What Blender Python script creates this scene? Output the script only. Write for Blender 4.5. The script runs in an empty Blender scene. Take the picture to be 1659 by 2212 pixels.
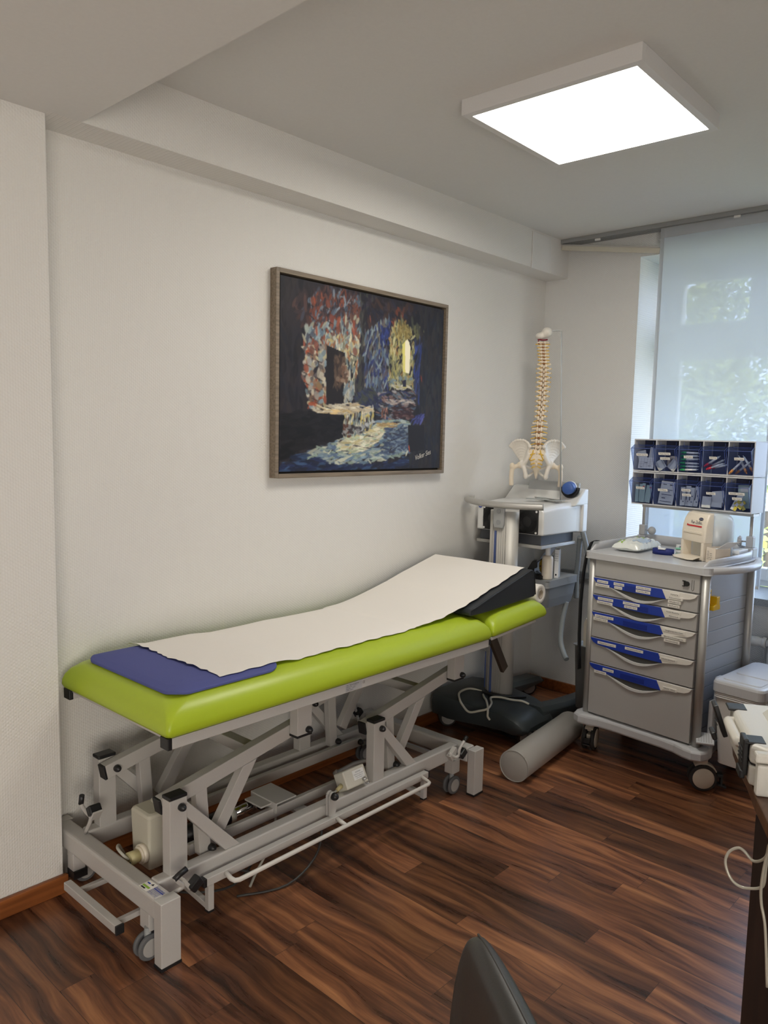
import bpy, bmesh, math, random
import numpy as np
from mathutils import Vector, Matrix
random.seed(7)
C = bpy.context.scene.collection
sc = bpy.context.scene
PI = math.pi
V = Vector

# ---------------------------------------------------------------- camera
cam_d = bpy.data.cameras.new('camera')
cam = bpy.data.objects.new('camera', cam_d); C.objects.link(cam)
CAM = V((2.47996, 0.0, 1.48335))
yaw, pitch, roll, FPX, PPX, PPY = 0.732, -0.1048, 0.0237, 1671.9, 41.5, 10.5
Fv = V((-math.sin(yaw)*math.cos(pitch), math.cos(yaw)*math.cos(pitch), math.sin(pitch)))
R0 = Fv.cross(V((0, 0, 1))).normalized(); U0 = R0.cross(Fv)
Rv = math.cos(roll)*R0 + math.sin(roll)*U0
Uv = -math.sin(roll)*R0 + math.cos(roll)*U0
m3 = Matrix((Rv, Uv, -Fv)).transposed()
cam.matrix_world = Matrix.Translation(CAM) @ m3.to_4x4()
cam_d.sensor_fit = 'HORIZONTAL'; cam_d.sensor_width = 36.0
cam_d.lens = FPX/1659*36
cam_d.shift_x = -PPX/1659; cam_d.shift_y = PPY/1659
cam_d.clip_start = 0.02; cam_d.clip_end = 200
sc.camera = cam

# ---------------------------------------------------------------- light and exposure
sc.view_settings.view_transform = 'Standard'; sc.view_settings.look = 'None'
sc.view_settings.gamma = 1.0; sc.view_settings.exposure = 0.1
sc.view_settings.use_curve_mapping = False
LAMP_STRENGTH, LAMP_COLOUR = 18.0, (1.0, 0.95, 0.86)
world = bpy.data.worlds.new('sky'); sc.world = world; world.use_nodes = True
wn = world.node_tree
# blue sky, made warmer and brighter towards +x as fill through the added window
SKY_BLUE, SKY_FILL = (3.7, 4.8, 6.9), (9.8, 9.0, 7.8)
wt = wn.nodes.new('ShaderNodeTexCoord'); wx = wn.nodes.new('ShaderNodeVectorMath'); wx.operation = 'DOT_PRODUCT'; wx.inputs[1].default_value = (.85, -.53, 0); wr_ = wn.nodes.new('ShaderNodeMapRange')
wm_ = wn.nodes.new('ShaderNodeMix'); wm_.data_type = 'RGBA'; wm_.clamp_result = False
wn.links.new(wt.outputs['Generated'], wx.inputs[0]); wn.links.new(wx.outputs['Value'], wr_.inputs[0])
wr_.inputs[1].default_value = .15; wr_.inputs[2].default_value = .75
wn.links.new(wr_.outputs[0], wm_.inputs[0]); wm_.inputs[6].default_value = SKY_BLUE+(1,); wm_.inputs[7].default_value = SKY_FILL+(1,)
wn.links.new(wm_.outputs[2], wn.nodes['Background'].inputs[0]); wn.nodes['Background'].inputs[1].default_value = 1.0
sun_d = bpy.data.lights.new('sun', 'SUN'); sun_d.energy = 7.0; sun_d.angle = 0.01; sun_d.color = (1, .95, .85)
sun = bpy.data.objects.new('sun', sun_d); C.objects.link(sun)
sun.rotation_euler = (math.radians(42), 0, math.radians(-20))
port_d = bpy.data.lights.new('window_portal', 'AREA'); port_d.shape = 'RECTANGLE'
port_d.size = 1.4; port_d.size_y = 1.7
port = bpy.data.objects.new('window_portal', port_d); C.objects.link(port)
port.location = (1.31, 4.40, 1.6); port.rotation_euler = (math.radians(-90), 0, 0)
port_d.cycles.is_portal = True
port2_d = bpy.data.lights.new('fill_window_portal', 'AREA'); port2_d.shape = 'RECTANGLE'; port2_d.size = 1.56; port2_d.size_y = 2.5  # portal for the added opening in the right wall
port2 = bpy.data.objects.new('fill_window_portal', port2_d); C.objects.link(port2)
port2.location = (4.14, -1.05, .90); port2.rotation_euler = (0, math.radians(90), 0); port2_d.cycles.is_portal = True
sc.cycles.max_bounces = 10; sc.cycles.diffuse_bounces = 6; sc.cycles.transparent_max_bounces = 24
sc.cycles.sample_clamp_indirect = 6.0; sc.cycles.caustics_reflective = False; sc.cycles.caustics_refractive = False
sc.cycles.use_denoising = True

# ---------------------------------------------------------------- materials
def lin(c):
    return tuple(((v/255)/12.92 if v/255 <= .04045 else ((v/255+.055)/1.055)**2.4) for v in c) + (1.0,)
MATS = {}
def mat(name, col, rough=.5, metal=0.0, spec=.5, bump=0.0, bscale=200.0, coat=0.0, alpha=1.0):
    if name in MATS: return MATS[name]
    m = bpy.data.materials.new(name); m.use_nodes = True
    nt = m.node_tree; p = nt.nodes['Principled BSDF']
    c = lin(col) if max(col) > 1.0 else tuple(col)+(1.0,)
    tc = nt.nodes.new('ShaderNodeTexCoord'); nz = nt.nodes.new('ShaderNodeTexNoise')
    nz.inputs['Scale'].default_value = bscale; nt.links.new(tc.outputs['Object'], nz.inputs['Vector'])
    mx = nt.nodes.new('ShaderNodeMix'); mx.data_type = 'RGBA'
    mx.inputs[6].default_value = c; mx.inputs[7].default_value = tuple(v*.94 for v in c[:3])+(1,)
    nt.links.new(nz.outputs[0], mx.inputs[0]); nt.links.new(mx.outputs[2], p.inputs['Base Color'])
    p.inputs['Roughness'].default_value = rough; p.inputs['Metallic'].default_value = metal
    p.inputs['Specular IOR Level'].default_value = spec
    p.inputs['Coat Weight'].default_value = coat
    p.inputs['Alpha'].default_value = alpha
    if bump > 0:
        b = nt.nodes.new('ShaderNodeBump'); b.inputs['Strength'].default_value = bump; b.inputs['Distance'].default_value = .002
        nt.links.new(nz.outputs[0], b.inputs['Height']); nt.links.new(b.outputs[0], p.inputs['Normal'])
    MATS[name] = m; return m

def wallpaper(name, col, axis, amount=.55):
    """woven-glass wallpaper: staggered rows of small raised weaves"""
    m = bpy.data.materials.new(name); m.use_nodes = True; nt = m.node_tree; p = nt.nodes['Principled BSDF']
    p.inputs['Base Color'].default_value = lin(col); p.inputs['Roughness'].default_value = .75
    p.inputs['Specular IOR Level'].default_value = .25
    tc = nt.nodes.new('ShaderNodeTexCoord'); sp = nt.nodes.new('ShaderNodeSeparateXYZ')
    nt.links.new(tc.outputs['Object'], sp.inputs[0])
    def M(op, a, b=None):
        n = nt.nodes.new('ShaderNodeMath'); n.operation = op
        for i, v in enumerate((a, b)):
            if v is None: continue
            if isinstance(v, (int, float)): n.inputs[i].default_value = v
            else: nt.links.new(v, n.inputs[i])
        return n.outputs[0]
    u = sp.outputs[axis]; w = sp.outputs['Z']
    a = M('ABSOLUTE', M('SINE', M('MULTIPLY', u, PI/.0075)))
    row = M('FLOOR', M('DIVIDE', u, .0075))
    s = M('SINE', M('ADD', M('MULTIPLY', w, 2*PI/.011), M('MULTIPLY', row, PI)))
    h = M('ADD', M('MULTIPLY', a, M('ADD', M('MULTIPLY', s, .5), .6)), 0.0)
    nz = nt.nodes.new('ShaderNodeTexNoise'); nz.inputs['Scale'].default_value = 60
    nt.links.new(tc.outputs['Object'], nz.inputs['Vector'])
    h = M('ADD', h, M('MULTIPLY', nz.outputs[0], .8))
    b = nt.nodes.new('ShaderNodeBump'); b.inputs['Strength'].default_value = amount; b.inputs['Distance'].default_value = .0016
    nt.links.new(h, b.inputs['Height']); nt.links.new(b.outputs[0], p.inputs['Normal'])
    return m

def wood(name, c1, c2, axis='X', scale=1.0, rough=.4):
    m = bpy.data.materials.new(name); m.use_nodes = True; nt = m.node_tree; p = nt.nodes['Principled BSDF']
    tc = nt.nodes.new('ShaderNodeTexCoord'); mp = nt.nodes.new('ShaderNodeMapping')
    sc_ = [40*scale]*3; sc_['XYZ'.index(axis)] = 2.0*scale
    mp.inputs['Scale'].default_value = sc_
    nz = nt.nodes.new('ShaderNodeTexNoise'); nz.inputs['Scale'].default_value = 1.5; nz.inputs['Detail'].default_value = 6
    cr = nt.nodes.new('ShaderNodeValToRGB'); cr.color_ramp.elements[0].color = lin(c1); cr.color_ramp.elements[1].color = lin(c2)
    cr.color_ramp.elements[0].position = .3; cr.color_ramp.elements[1].position = .7
    nt.links.new(tc.outputs['Object'], mp.inputs[0]); nt.links.new(mp.outputs[0], nz.inputs['Vector'])
    nt.links.new(nz.outputs[0], cr.inputs[0]); nt.links.new(cr.outputs[0], p.inputs['Base Color'])
    p.inputs['Roughness'].default_value = rough
    return m

def floor_mat():
    m = bpy.data.materials.new('dark_laminate'); m.use_nodes = True; nt = m.node_tree; p = nt.nodes['Principled BSDF']
    N = nt.nodes.new; L = nt.links.new
    tc = N('ShaderNodeTexCoord')
    def M(op, a, b=None, c=None):
        n = N('ShaderNodeMath'); n.operation = op
        for i, v in enumerate((a, b, c)):
            if v is None: continue
            if isinstance(v, (int, float)): n.inputs[i].default_value = v
            else: L(v, n.inputs[i])
        return n.outputs[0]
    sx = N('ShaderNodeSeparateXYZ'); L(tc.outputs['Object'], sx.inputs[0])
    RH, RL = .0955, .86
    ry = M('DIVIDE', M('ADD', sx.outputs['Y'], .032), RH); row = M('FLOOR', ry)
    w1 = N('ShaderNodeTexWhiteNoise'); w1.noise_dimensions = '1D'; L(row, w1.inputs['W'])
    rx = M('DIVIDE', M('ADD', sx.outputs['X'], M('MULTIPLY', w1.outputs['Value'], 9.0)), RL); idx = M('FLOOR', rx)
    w2 = N('ShaderNodeTexWhiteNoise'); w2.noise_dimensions = '1D'; L(M('ADD', M('MULTIPLY', row, 13.7), M('MULTIPLY', idx, 3.31)), w2.inputs['W'])
    fy = M('FRACT', ry); fx = M('FRACT', rx)
    ey = M('MULTIPLY', M('MINIMUM', fy, M('SUBTRACT', 1.0, fy)), RH); ex = M('MULTIPLY', M('MINIMUM', fx, M('SUBTRACT', 1.0, fx)), RL)
    seam = M('LESS_THAN', M('MINIMUM', ey, ex), .0007)
    # shift the grain from strip to strip
    vm = N('ShaderNodeVectorMath'); vm.operation = 'MULTIPLY_ADD'
    L(w2.outputs['Color'], vm.inputs[0]); vm.inputs[1].default_value = (7.3, 3.1, 0); L(tc.outputs['Object'], vm.inputs[2])
    mp = N('ShaderNodeMapping'); mp.inputs['Scale'].default_value = (1.6, 22, 1); L(vm.outputs[0], mp.inputs[0])
    wob = N('ShaderNodeTexNoise'); wob.inputs['Scale'].default_value = 2.2; wob.inputs['Detail'].default_value = 2
    L(vm.outputs[0], wob.inputs['Vector'])
    mw = N('ShaderNodeVectorMath'); mw.operation = 'MULTIPLY_ADD'; L(wob.outputs[1], mw.inputs[0]); mw.inputs[1].default_value = (0, 2.6, 0)
    L(mp.outputs[0], mw.inputs[2])
    g1 = N('ShaderNodeTexNoise'); g1.inputs['Scale'].default_value = 1.0; g1.inputs['Detail'].default_value = 7; g1.inputs['Roughness'].default_value = .62
    L(mw.outputs[0], g1.inputs['Vector'])
    cr = N('ShaderNodeValToRGB'); e = cr.color_ramp.elements
    e[0].position = .30; e[0].color = lin((40, 24, 18)); e[1].position = .72; e[1].color = lin((150, 103, 68))
    k = e.new(.44); k.color = lin((80, 50, 36)); k = e.new(.55); k.color = lin((112, 72, 48))
    L(g1.outputs[0], cr.inputs[0])
    hs = N('ShaderNodeHueSaturation'); L(cr.outputs[0], hs.inputs['Color'])
    mr = N('ShaderNodeMapRange'); mr.inputs[3].default_value = .85; mr.inputs[4].default_value = 1.9
    L(w2.outputs['Value'], mr.inputs[0]); L(mr.outputs[0], hs.inputs['Value'])
    mx = N('ShaderNodeMix'); mx.data_type = 'RGBA'; L(seam, mx.inputs[0]); L(hs.outputs[0], mx.inputs[6])
    mx.inputs[7].default_value = lin((58, 40, 32)); L(mx.outputs[2], p.inputs['Base Color'])
    p.inputs['Roughness'].default_value = .28; p.inputs['Specular IOR Level'].default_value = .5
    rr = N('ShaderNodeMapRange'); rr.inputs[3].default_value = .22; rr.inputs[4].default_value = .36
    L(g1.outputs[0], rr.inputs[0]); L(rr.outputs[0], p.inputs['Roughness'])
    bp = N('ShaderNodeBump'); bp.inputs['Strength'].default_value = .12; bp.inputs['Distance'].default_value = .001
    L(g1.outputs[0], bp.inputs['Height']); L(bp.outputs[0], p.inputs['Normal'])
    return m

def see_through(name, col, opacity, rough=.15, tint=None, translucent=False):
    m = bpy.data.materials.new(name); m.use_nodes = True; nt = m.node_tree; nt.nodes.remove(nt.nodes['Principled BSDF'])
    out = nt.nodes['Material Output']
    t = nt.nodes.new('ShaderNodeBsdfTransparent'); t.inputs[0].default_value = (tint or (1, 1, 1))+(1,)
    if translucent:
        a = nt.nodes.new('ShaderNodeBsdfDiffuse'); a.inputs[0].default_value = lin(col)
        b = nt.nodes.new('ShaderNodeBsdfTranslucent'); b.inputs[0].default_value = lin(col)
        s = nt.nodes.new('ShaderNodeMixShader'); s.inputs[0].default_value = .55
        nt.links.new(a.outputs[0], s.inputs[1]); nt.links.new(b.outputs[0], s.inputs[2])
    else:
        s = nt.nodes.new('ShaderNodeBsdfPrincipled'); s.inputs['Base Color'].default_value = lin(col); s.inputs['Roughness'].default_value = rough
    mx = nt.nodes.new('ShaderNodeMixShader'); mx.inputs[0].default_value = opacity
    nt.links.new(t.outputs[0], mx.inputs[1]); nt.links.new(s.outputs[0], mx.inputs[2]); nt.links.new(mx.outputs[0], out.inputs[0])
    return m

WALLY = wallpaper('woven_wallpaper_side', (217, 215, 211), 'Y')
WALLX = wallpaper('woven_wallpaper_back', (214, 214, 212), 'X')
PAINT = mat('white_ceiling_paint', (214, 213, 210), .8, bump=.05, bscale=90)
PVC = mat('white_window_plastic', (235, 238, 240), .3)
GREYM = mat('grey_powder_coat', (190, 187, 183), .38, .05)
BLACK = mat('black_plastic', (28, 28, 30), .45)
CHROME = mat('chrome', (210, 210, 212), .12, 1.0)
ALU = mat('brushed_aluminium', (188, 186, 182), .42, .45)
GREEN = mat('green_vinyl', (174, 196, 46), .38, 0, .5, .02, 400)
BLUEM = mat('blue_foam', (80, 87, 150), .75, bump=.03, bscale=600)
PAPER = mat('crepe_paper', (240, 235, 228), .85, bump=.05, bscale=500)
CARD = mat('cardboard_core', (178, 165, 148), .9)
VINYLD = mat('black_vinyl', (40, 44, 50), .38, bump=.04, bscale=300)
VINYLG = mat('grey_vinyl', (162, 158, 152), .42, bump=.03, bscale=300)
LEATHER = mat('dark_leather', (58, 56, 54), .42, bump=.08, bscale=260)
BEIGE = mat('beige_plastic', (205, 202, 190), .45)
CREAM = mat('cream_plastic', (232, 222, 205), .35)
YELLOWED = mat('yellowed_plastic', (196, 186, 140), .45)
TGREY = mat('trolley_grey', (182, 180, 178), .45, .05)
TLIGHT = mat('light_grey_plastic', (196, 197, 200), .3)
TPANEL = mat('pale_grey_panel', (176, 180, 186), .35)
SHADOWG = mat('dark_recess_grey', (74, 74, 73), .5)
BLUE = mat('royal_blue_plastic', (40, 66, 168), .35)
WHITE = mat('white_plastic', (236, 236, 234), .3)
LABEL = mat('white_label', (238, 234, 226), .6)
INK = mat('black_ink', (22, 22, 24), .6)
RUBBER = mat('dark_rubber', (52, 50, 50), .6)
RUBBERG = mat('grey_rubber', (96, 97, 99), .6)
HUBG = mat('grey_hub', (170, 167, 163), .5)
ANTHR = mat('anthracite_plastic', (54, 60, 62), .42)
YELLOW = mat('yellow_plastic', (236, 190, 30), .35)
MUSTARD = mat('mustard_plastic', (196, 152, 34), .4)
RED = mat('red_print', (196, 40, 48), .5)
NAVY = mat('navy_print', (30, 36, 70), .5)
BONE = mat('bone_plastic', (226, 212, 190), .45, bump=.05, bscale=220)
BONEW = mat('white_bone_plastic', (228, 222, 212), .4, bump=.05, bscale=160)
DISC = mat('orange_disc', (200, 140, 84), .5)
NERVE = mat('yellow_nerve', (226, 184, 62), .5)
ARTERY = mat('crimson_artery', (120, 20, 40), .4)
GREYL = mat('plain_grey_metal', (178, 182, 182), .35, .2)
SMOKEGREY = mat('device_grey', (146, 149, 150), .4)
BLUEH = mat('handpiece_blue', (66, 100, 170), .35)
STICKW = mat('pale_wood', (190, 172, 142), .6)
CABLEG = mat('cable_grey', (176, 174, 164), .5)
GREENT = mat('green_cap', (40, 150, 88), .35)
REDT = mat('red_cap', (206, 50, 70), .35)
ORANGET = mat('orange_cap', (206, 142, 78), .4)
TUBEW = mat('clear_tube_plastic', (214, 220, 222), .2)
LEAFG = mat('leaf_green_print', (150, 190, 70), .5)
BROWNM = mat('bronze_metal', (84, 74, 64), .4, .6)
BASEW = wood('brown_baseboard', (112, 62, 30), (148, 88, 46), 'Y', 1.0, .35)
FRAMEW = wood('grey_oak', (104, 92, 78), (140, 126, 108), 'Y', 2.0, .5)
DESKE = wood('brown_desk_edge', (78, 52, 36), (104, 72, 50), 'Y', 1.5, .35)
DESKW = wood('dark_desk_wood', (30, 20, 16), (44, 30, 24), 'Z', 1.5, .45)
FLOOR = floor_mat()
GRANITE = mat('speckled_granite', (120, 124, 126), .3, bump=0, bscale=350)
for n in GRANITE.node_tree.nodes:
    if n.type == 'MIX': n.inputs[6].default_value = lin((190, 195, 198)); n.inputs[7].default_value = lin((50, 52, 54))
    if n.type == 'TEX_NOISE': n.inputs['Detail'].default_value = 8
FABRIC = see_through('sheer_white_fabric', (222, 228, 234), .74, translucent=True)
HEM = see_through('fabric_hem', (222, 224, 226), .9, translucent=True)
GLASS = see_through('window_glass', (255, 255, 255), .04, .02)
BINBLUE = see_through('blue_clear_plastic', (52, 68, 122), .16, .12, (.72, .77, .90))
BINBACK = mat('navy_bin_interior', (66, 70, 98), .5)
FROST = see_through('frosted_clear_plastic', (222, 228, 232), .62, .2)
FILM = see_through('packet_film', (232, 236, 232), .9, .18)
LIGHT = bpy.data.materials.new('lit_diffuser'); LIGHT.use_nodes = True
p_ = LIGHT.node_tree.nodes['Principled BSDF']; p_.inputs['Emission Color'].default_value = LAMP_COLOUR+(1,); p_.inputs['Emission Strength'].default_value = LAMP_STRENGTH
p_.inputs['Base Color'].default_value = (.9, .9, .9, 1)

# ---------------------------------------------------------------- mesh builder
OFF = {}
class MB:
    def __init__(s): s.v = []; s.f = []; s.m = []; s.s = []
    def add(s, vs, fs, m=0, smooth=False):
        b = len(s.v); s.v += [V(p) for p in vs]
        for f in fs: s.f.append([b+i for i in f]); s.m.append(m); s.s.append(smooth)
        return s
    def box(s, x0, x1, y0, y1, z0, z1, m=0):
        vs = [(x, y, z) for z in (z0, z1) for y in (y0, y1) for x in (x0, x1)]
        return s.add(vs, [(0, 2, 3, 1), (4, 5, 7, 6), (0, 1, 5, 4), (2, 6, 7, 3), (0, 4, 6, 2), (1, 3, 7, 5)], m)
    def obb(s, c, size, M=None, m=0):
        c = V(c); M = M or Matrix.Identity(3)
        vs = [c + M @ V((x*size[0]/2, y*size[1]/2, z*size[2]/2)) for z in (-1, 1) for y in (-1, 1) for x in (-1, 1)]
        return s.add(vs, [(0, 2, 3, 1), (4, 5, 7, 6), (0, 1, 5, 4), (2, 6, 7, 3), (0, 4, 6, 2), (1, 3, 7, 5)], m)
    def beam(s, p, q, w, h, m=0, up=(0, 0, 1)):
        p, q = V(p), V(q); d = (q-p); l = d.length; d.normalize(); u = V(up)
        a = d.cross(u).normalized(); u = a.cross(d).normalized()
        return s.obb((p+q)/2, (l, w, h), Matrix((d, a, u)).transposed(), m)
    def prism(s, poly, w0, w1, f, m=0, smooth=False):
        n = len(poly); vs = [f(u, v, w0) for u, v in poly]+[f(u, v, w1) for u, v in poly]
        s.add(vs, [list(range(n))[::-1], list(range(n, 2*n))], m)
        return s.add(vs, [(i, (i+1) % n, n+(i+1) % n, n+i) for i in range(n)], m, smooth)
    def cyl(s, p, q, r, m=0, n=20, r2=None, m2=None):
        p, q = V(p), V(q); r2 = r if r2 is None else r2
        d = (q-p).normalized(); a = d.orthogonal().normalized(); b = d.cross(a)
        ring = lambda c, rr: [c + (a*math.cos(2*PI*i/n)+b*math.sin(2*PI*i/n))*rr for i in range(n)]
        A, B = ring(p, r), ring(q, r2)
        s.add(A+B, [(i, (i+1) % n, n+(i+1) % n, n+i) for i in range(n)], m, True)
        s.add(A, [list(range(n))[::-1]], m if m2 is None else m2); s.add(B, [list(range(n))], m if m2 is None else m2)
        return s
    def lathe(s, prof, o, ax=(0, 0, 1), m=0, n=24, smooth=True):
        o = V(o); d = V(ax).normalized(); a = d.orthogonal().normalized(); b = d.cross(a)
        vs = []
        for r, h in prof:
            vs += [o+d*h+(a*math.cos(2*PI*i/n)+b*math.sin(2*PI*i/n))*max(r, 1e-5) for i in range(n)]
        fs = []
        for k in range(len(prof)-1):
            fs += [(k*n+i, k*n+(i+1) % n, (k+1)*n+(i+1) % n, (k+1)*n+i) for i in range(n)]
        return s.add(vs, fs, m, smooth)
    def tube(s, pts, r, m=0, n=8, sm=0, rib=0.0):
        pts = [V(p) for p in pts]
        if sm:
            P = [pts[0]]+pts+[pts[-1]]; out = []
            for i in range(1, len(P)-2):
                for k in range(sm):
                    t = k/sm; p0, p1, p2, p3 = P[i-1:i+3]
                    out.append(.5*((2*p1)+(p2-p0)*t+(2*p0-5*p1+4*p2-p3)*t*t+(3*p1-p0-3*p2+p3)*t**3))
            out.append(pts[-1]); pts = out
        vs = []; prev = None
        for i, c in enumerate(pts):
            d = (pts[min(i+1, len(pts)-1)]-pts[max(i-1, 0)]).normalized()
            a = d.orthogonal().normalized() if prev is None else (prev-d*prev.dot(d)).normalized()
            prev = a; b = d.cross(a); rr = r*(1+(rib if i % 2 else 0))
            vs += [c+(a*math.cos(2*PI*j/n)+b*math.sin(2*PI*j/n))*rr for j in range(n)]
        k = len(pts)
        fs = [(i*n+j, i*n+(j+1) % n, (i+1)*n+(j+1) % n, (i+1)*n+j) for i in range(k-1) for j in range(n)]
        s.add(vs, fs, m, True); b = len(s.v)-len(vs)
        s.f += [[b+j for j in range(n)][::-1], [b+(k-1)*n+j for j in range(n)]]; s.m += [m, m]; s.s += [False, False]
        return s
    def ball(s, c, r, m=0, nu=16, nv=10, M=None):
        c = V(c); r = (r, r, r) if not hasattr(r, '__len__') else r; M = M or Matrix.Identity(3)
        vs = []
        for j in range(nv+1):
            t = PI*j/nv
            vs += [c+M @ V((r[0]*math.sin(t)*math.cos(2*PI*i/nu), r[1]*math.sin(t)*math.sin(2*PI*i/nu), r[2]*math.cos(t))) for i in range(nu)]
        return s.add(vs, [(j*nu+i, (j+1)*nu+i, (j+1)*nu+(i+1) % nu, j*nu+(i+1) % nu) for j in range(nv) for i in range(nu)], m, True)
    def loft(s, rings, m=0, smooth=True, cap=True):
        n = len(rings[0]); vs = [p for r in rings for p in r]
        s.add(vs, [(k*n+i, k*n+(i+1) % n, (k+1)*n+(i+1) % n, (k+1)*n+i) for k in range(len(rings)-1) for i in range(n)], m, smooth)
        if cap:
            s.add(rings[0], [list(range(n))[::-1]], m); s.add(rings[-1], [list(range(n))], m)
        return s
    def grid(s, fn, nu, nv, m=0, smooth=True):
        vs = [fn(i/nu, j/nv) for j in range(nv+1) for i in range(nu+1)]
        w = nu+1
        return s.add(vs, [(j*w+i, j*w+i+1, (j+1)*w+i+1, (j+1)*w+i) for j in range(nv) for i in range(nu)], m, smooth)
    def text(s, t, o, ux, uy, h, m=0, width=None, lift=.0004):
        vs, fs, w = glyphs(t); o, ux, uy = V(o), V(ux).normalized(), V(uy).normalized(); n = ux.cross(uy)
        k = h/.72; kx = k if width is None else width/max(w, 1e-6)
        return s.add([o+ux*(x*kx)+uy*(y*k)+n*lift for x, y in vs], fs, m)
    def build(s, name, mats, parent=None, off=None, bevel=0.0, seg=2, sub=0, remesh=0.0, recalc=True):
        me = bpy.data.meshes.new(name)
        if off is None: off = OFF.get(parent, V((0, 0, 0))) if parent else V((0, 0, 0))
        bm = bmesh.new()
        bv = [bm.verts.new(p-off) for p in s.v]; bm.verts.ensure_lookup_table()
        for f, mi, smo in zip(s.f, s.m, s.s):
            try:
                bf = bm.faces.new([bv[i] for i in f]); bf.material_index = mi; bf.smooth = smo
            except ValueError: pass
        bmesh.ops.remove_doubles(bm, verts=bm.verts, dist=1e-6)
        if recalc: bmesh.ops.recalc_face_normals(bm, faces=bm.faces)
        bm.to_mesh(me); bm.free()
        mats = mats if isinstance(mats, (list, tuple)) else [mats]
        for mm in mats: me.materials.append(mm)
        o = bpy.data.objects.new(name, me); C.objects.link(o)
        if parent: o.parent = parent
        OFF[o] = off
        if remesh:
            r = o.modifiers.new('r', 'REMESH'); r.mode = 'VOXEL'; r.voxel_size = remesh; r.use_smooth_shade = True
            q = o.modifiers.new('s', 'SMOOTH'); q.iterations = 4; q.factor = .5
        if bevel:
            b = o.modifiers.new('b', 'BEVEL'); b.width = bevel; b.segments = seg; b.limit_method = 'ANGLE'; b.angle_limit = math.radians(35); b.harden_normals = False
        if sub:
            b = o.modifiers.new('u', 'SUBSURF'); b.levels = sub; b.render_levels = sub
        return o
GL = {}
def glyphs(t, shear=0.0):
    if (t, shear) in GL: return GL[(t, shear)]
    cu = bpy.data.curves.new('t', 'FONT'); cu.body = t; cu.size = 1.0; cu.resolution_u = 2; cu.shear = shear
    o = bpy.data.objects.new('t', cu); C.objects.link(o)
    dg = bpy.context.evaluated_depsgraph_get(); me = bpy.data.meshes.new_from_object(o.evaluated_get(dg))
    vs = [(v.co.x, v.co.y) for v in me.vertices]; fs = [list(p.vertices) for p in me.polygons]
    w = max([v[0] for v in vs]) if vs else 1.0
    bpy.data.objects.remove(o); bpy.data.curves.remove(cu); bpy.data.meshes.remove(me)
    GL[(t, shear)] = (vs, fs, w); return GL[(t, shear)]

def props(o, label=None, cat=None, group=None, kind=None):
    if label: o['label'] = label
    if cat: o['category'] = cat
    if group: o['group'] = group
    if kind: o['kind'] = kind
    return o
def thing(name, label, cat, loc, rz=0.0, group=None, off=None):
    o = bpy.data.objects.new(name, None); C.objects.link(o); o.empty_display_size = .05
    o.location = loc; o.rotation_euler = (0, 0, rz); OFF[o] = V(loc) if off is None else V(off)
    return props(o, label, cat, group)
def solo(mb, name, mats, label, cat, loc, rz=0.0, off=None, group=None, **k):
    o = mb.build(name, mats, None, V(loc) if off is None else V(off), **k)
    o.location = loc; o.rotation_euler = (0, 0, rz)
    return props(o, label, cat, group)
def struct(mb, name, mats, **k):
    o = mb.build(name, mats, **k); o['kind'] = 'structure'; return o
def dup(root, loc, rot=None, label=None, group=None):
    r = root.copy(); C.objects.link(r); r.location = loc
    if rot is not None: r.rotation_euler = rot
    if label: r['label'] = label
    if group: r['group'] = group
    for ch in list(root.children):
        c = ch.copy(); C.objects.link(c); c.parent = r
        for g in list(ch.children):
            d = g.copy(); C.objects.link(d); d.parent = c
    return r
def rrect(x0, x1, y0, y1, z, r, n=6):
    pts = []
    for cx, cy, a0 in ((x1-r, y1-r, 0), (x0+r, y1-r, PI/2), (x0+r, y0+r, PI), (x1-r, y0+r, 1.5*PI)):
        pts += [V((cx+r*math.cos(a0+PI/2*i/n), cy+r*math.sin(a0+PI/2*i/n), z)) for i in range(n+1)]
    return pts

# ---------------------------------------------------------------- the room
XB, YB, ZS, ZC = .1416, 3.9476, 2.3858, 2.5818
XS, YS, YSO = .1192, 1.0347, 1.1324
WX0, WX1, WZ0, WZ1, WY = .575, 2.05, .735, 2.45, 4.28
struct(MB().box(-.2, 4.0, -2.3, 3.95, -.1, 0), 'floor', FLOOR)
struct(MB().box(-.2, 4.1, YSO, 4.45, ZC, ZC+.15), 'ceiling', PAINT)
struct(MB().box(XS, 4.1, -2.4, YS, ZS, ZC+.15).box(XB, 4.1, YS, YSO, ZS, ZC+.15), 'ceiling_lowered', PAINT)
struct(MB().box(-.2, 0, YS-.02, 4.45, 0, ZC), 'wall_left', WALLY)
struct(MB().box(-.2, XS, -2.4, YS, 0, ZC+.15), 'wall_left_front', WALLY)
struct(MB().box(0, XB, YS, YB, ZS, ZC), 'trim_1', WALLY)
struct(MB().box(XB, XB+.006, 3.569, 3.75, ZS-.004, ZC-.012), 'trim_2', PAINT, bevel=.002)
w = MB().box(0, WX0, YB, WY+.15, 0, ZC).box(WX1, 4.0, YB, WY+.15, 0, ZC).box(WX0, WX1, YB, WY+.15, WZ1, ZC).box(WX0, WX1, YB, WY+.15, 0, WZ0-.035)
struct(w, 'wall_back', WALLX)
struct(MB().box(4.0, 4.15, .2, 4.45, 0, ZC+.15).box(4.0, 4.15, -2.3, .2, 0, .12).box(4.0, 4.15, -2.3, .2, 1.68, ZC+.15), 'wall_right', WALLY)
k = MB()
for y in (-2.3, -1.08, .13): k.box(4.04, 4.11, y, y+.07, .12, 1.68)
k.box(4.04, 4.11, -2.3, .2, .12, .19).box(4.04, 4.11, -2.3, .2, 1.61, 1.68)
struct(k, 'fill_window', PVC)  # glazed opening added out of view to light the room from the right
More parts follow.
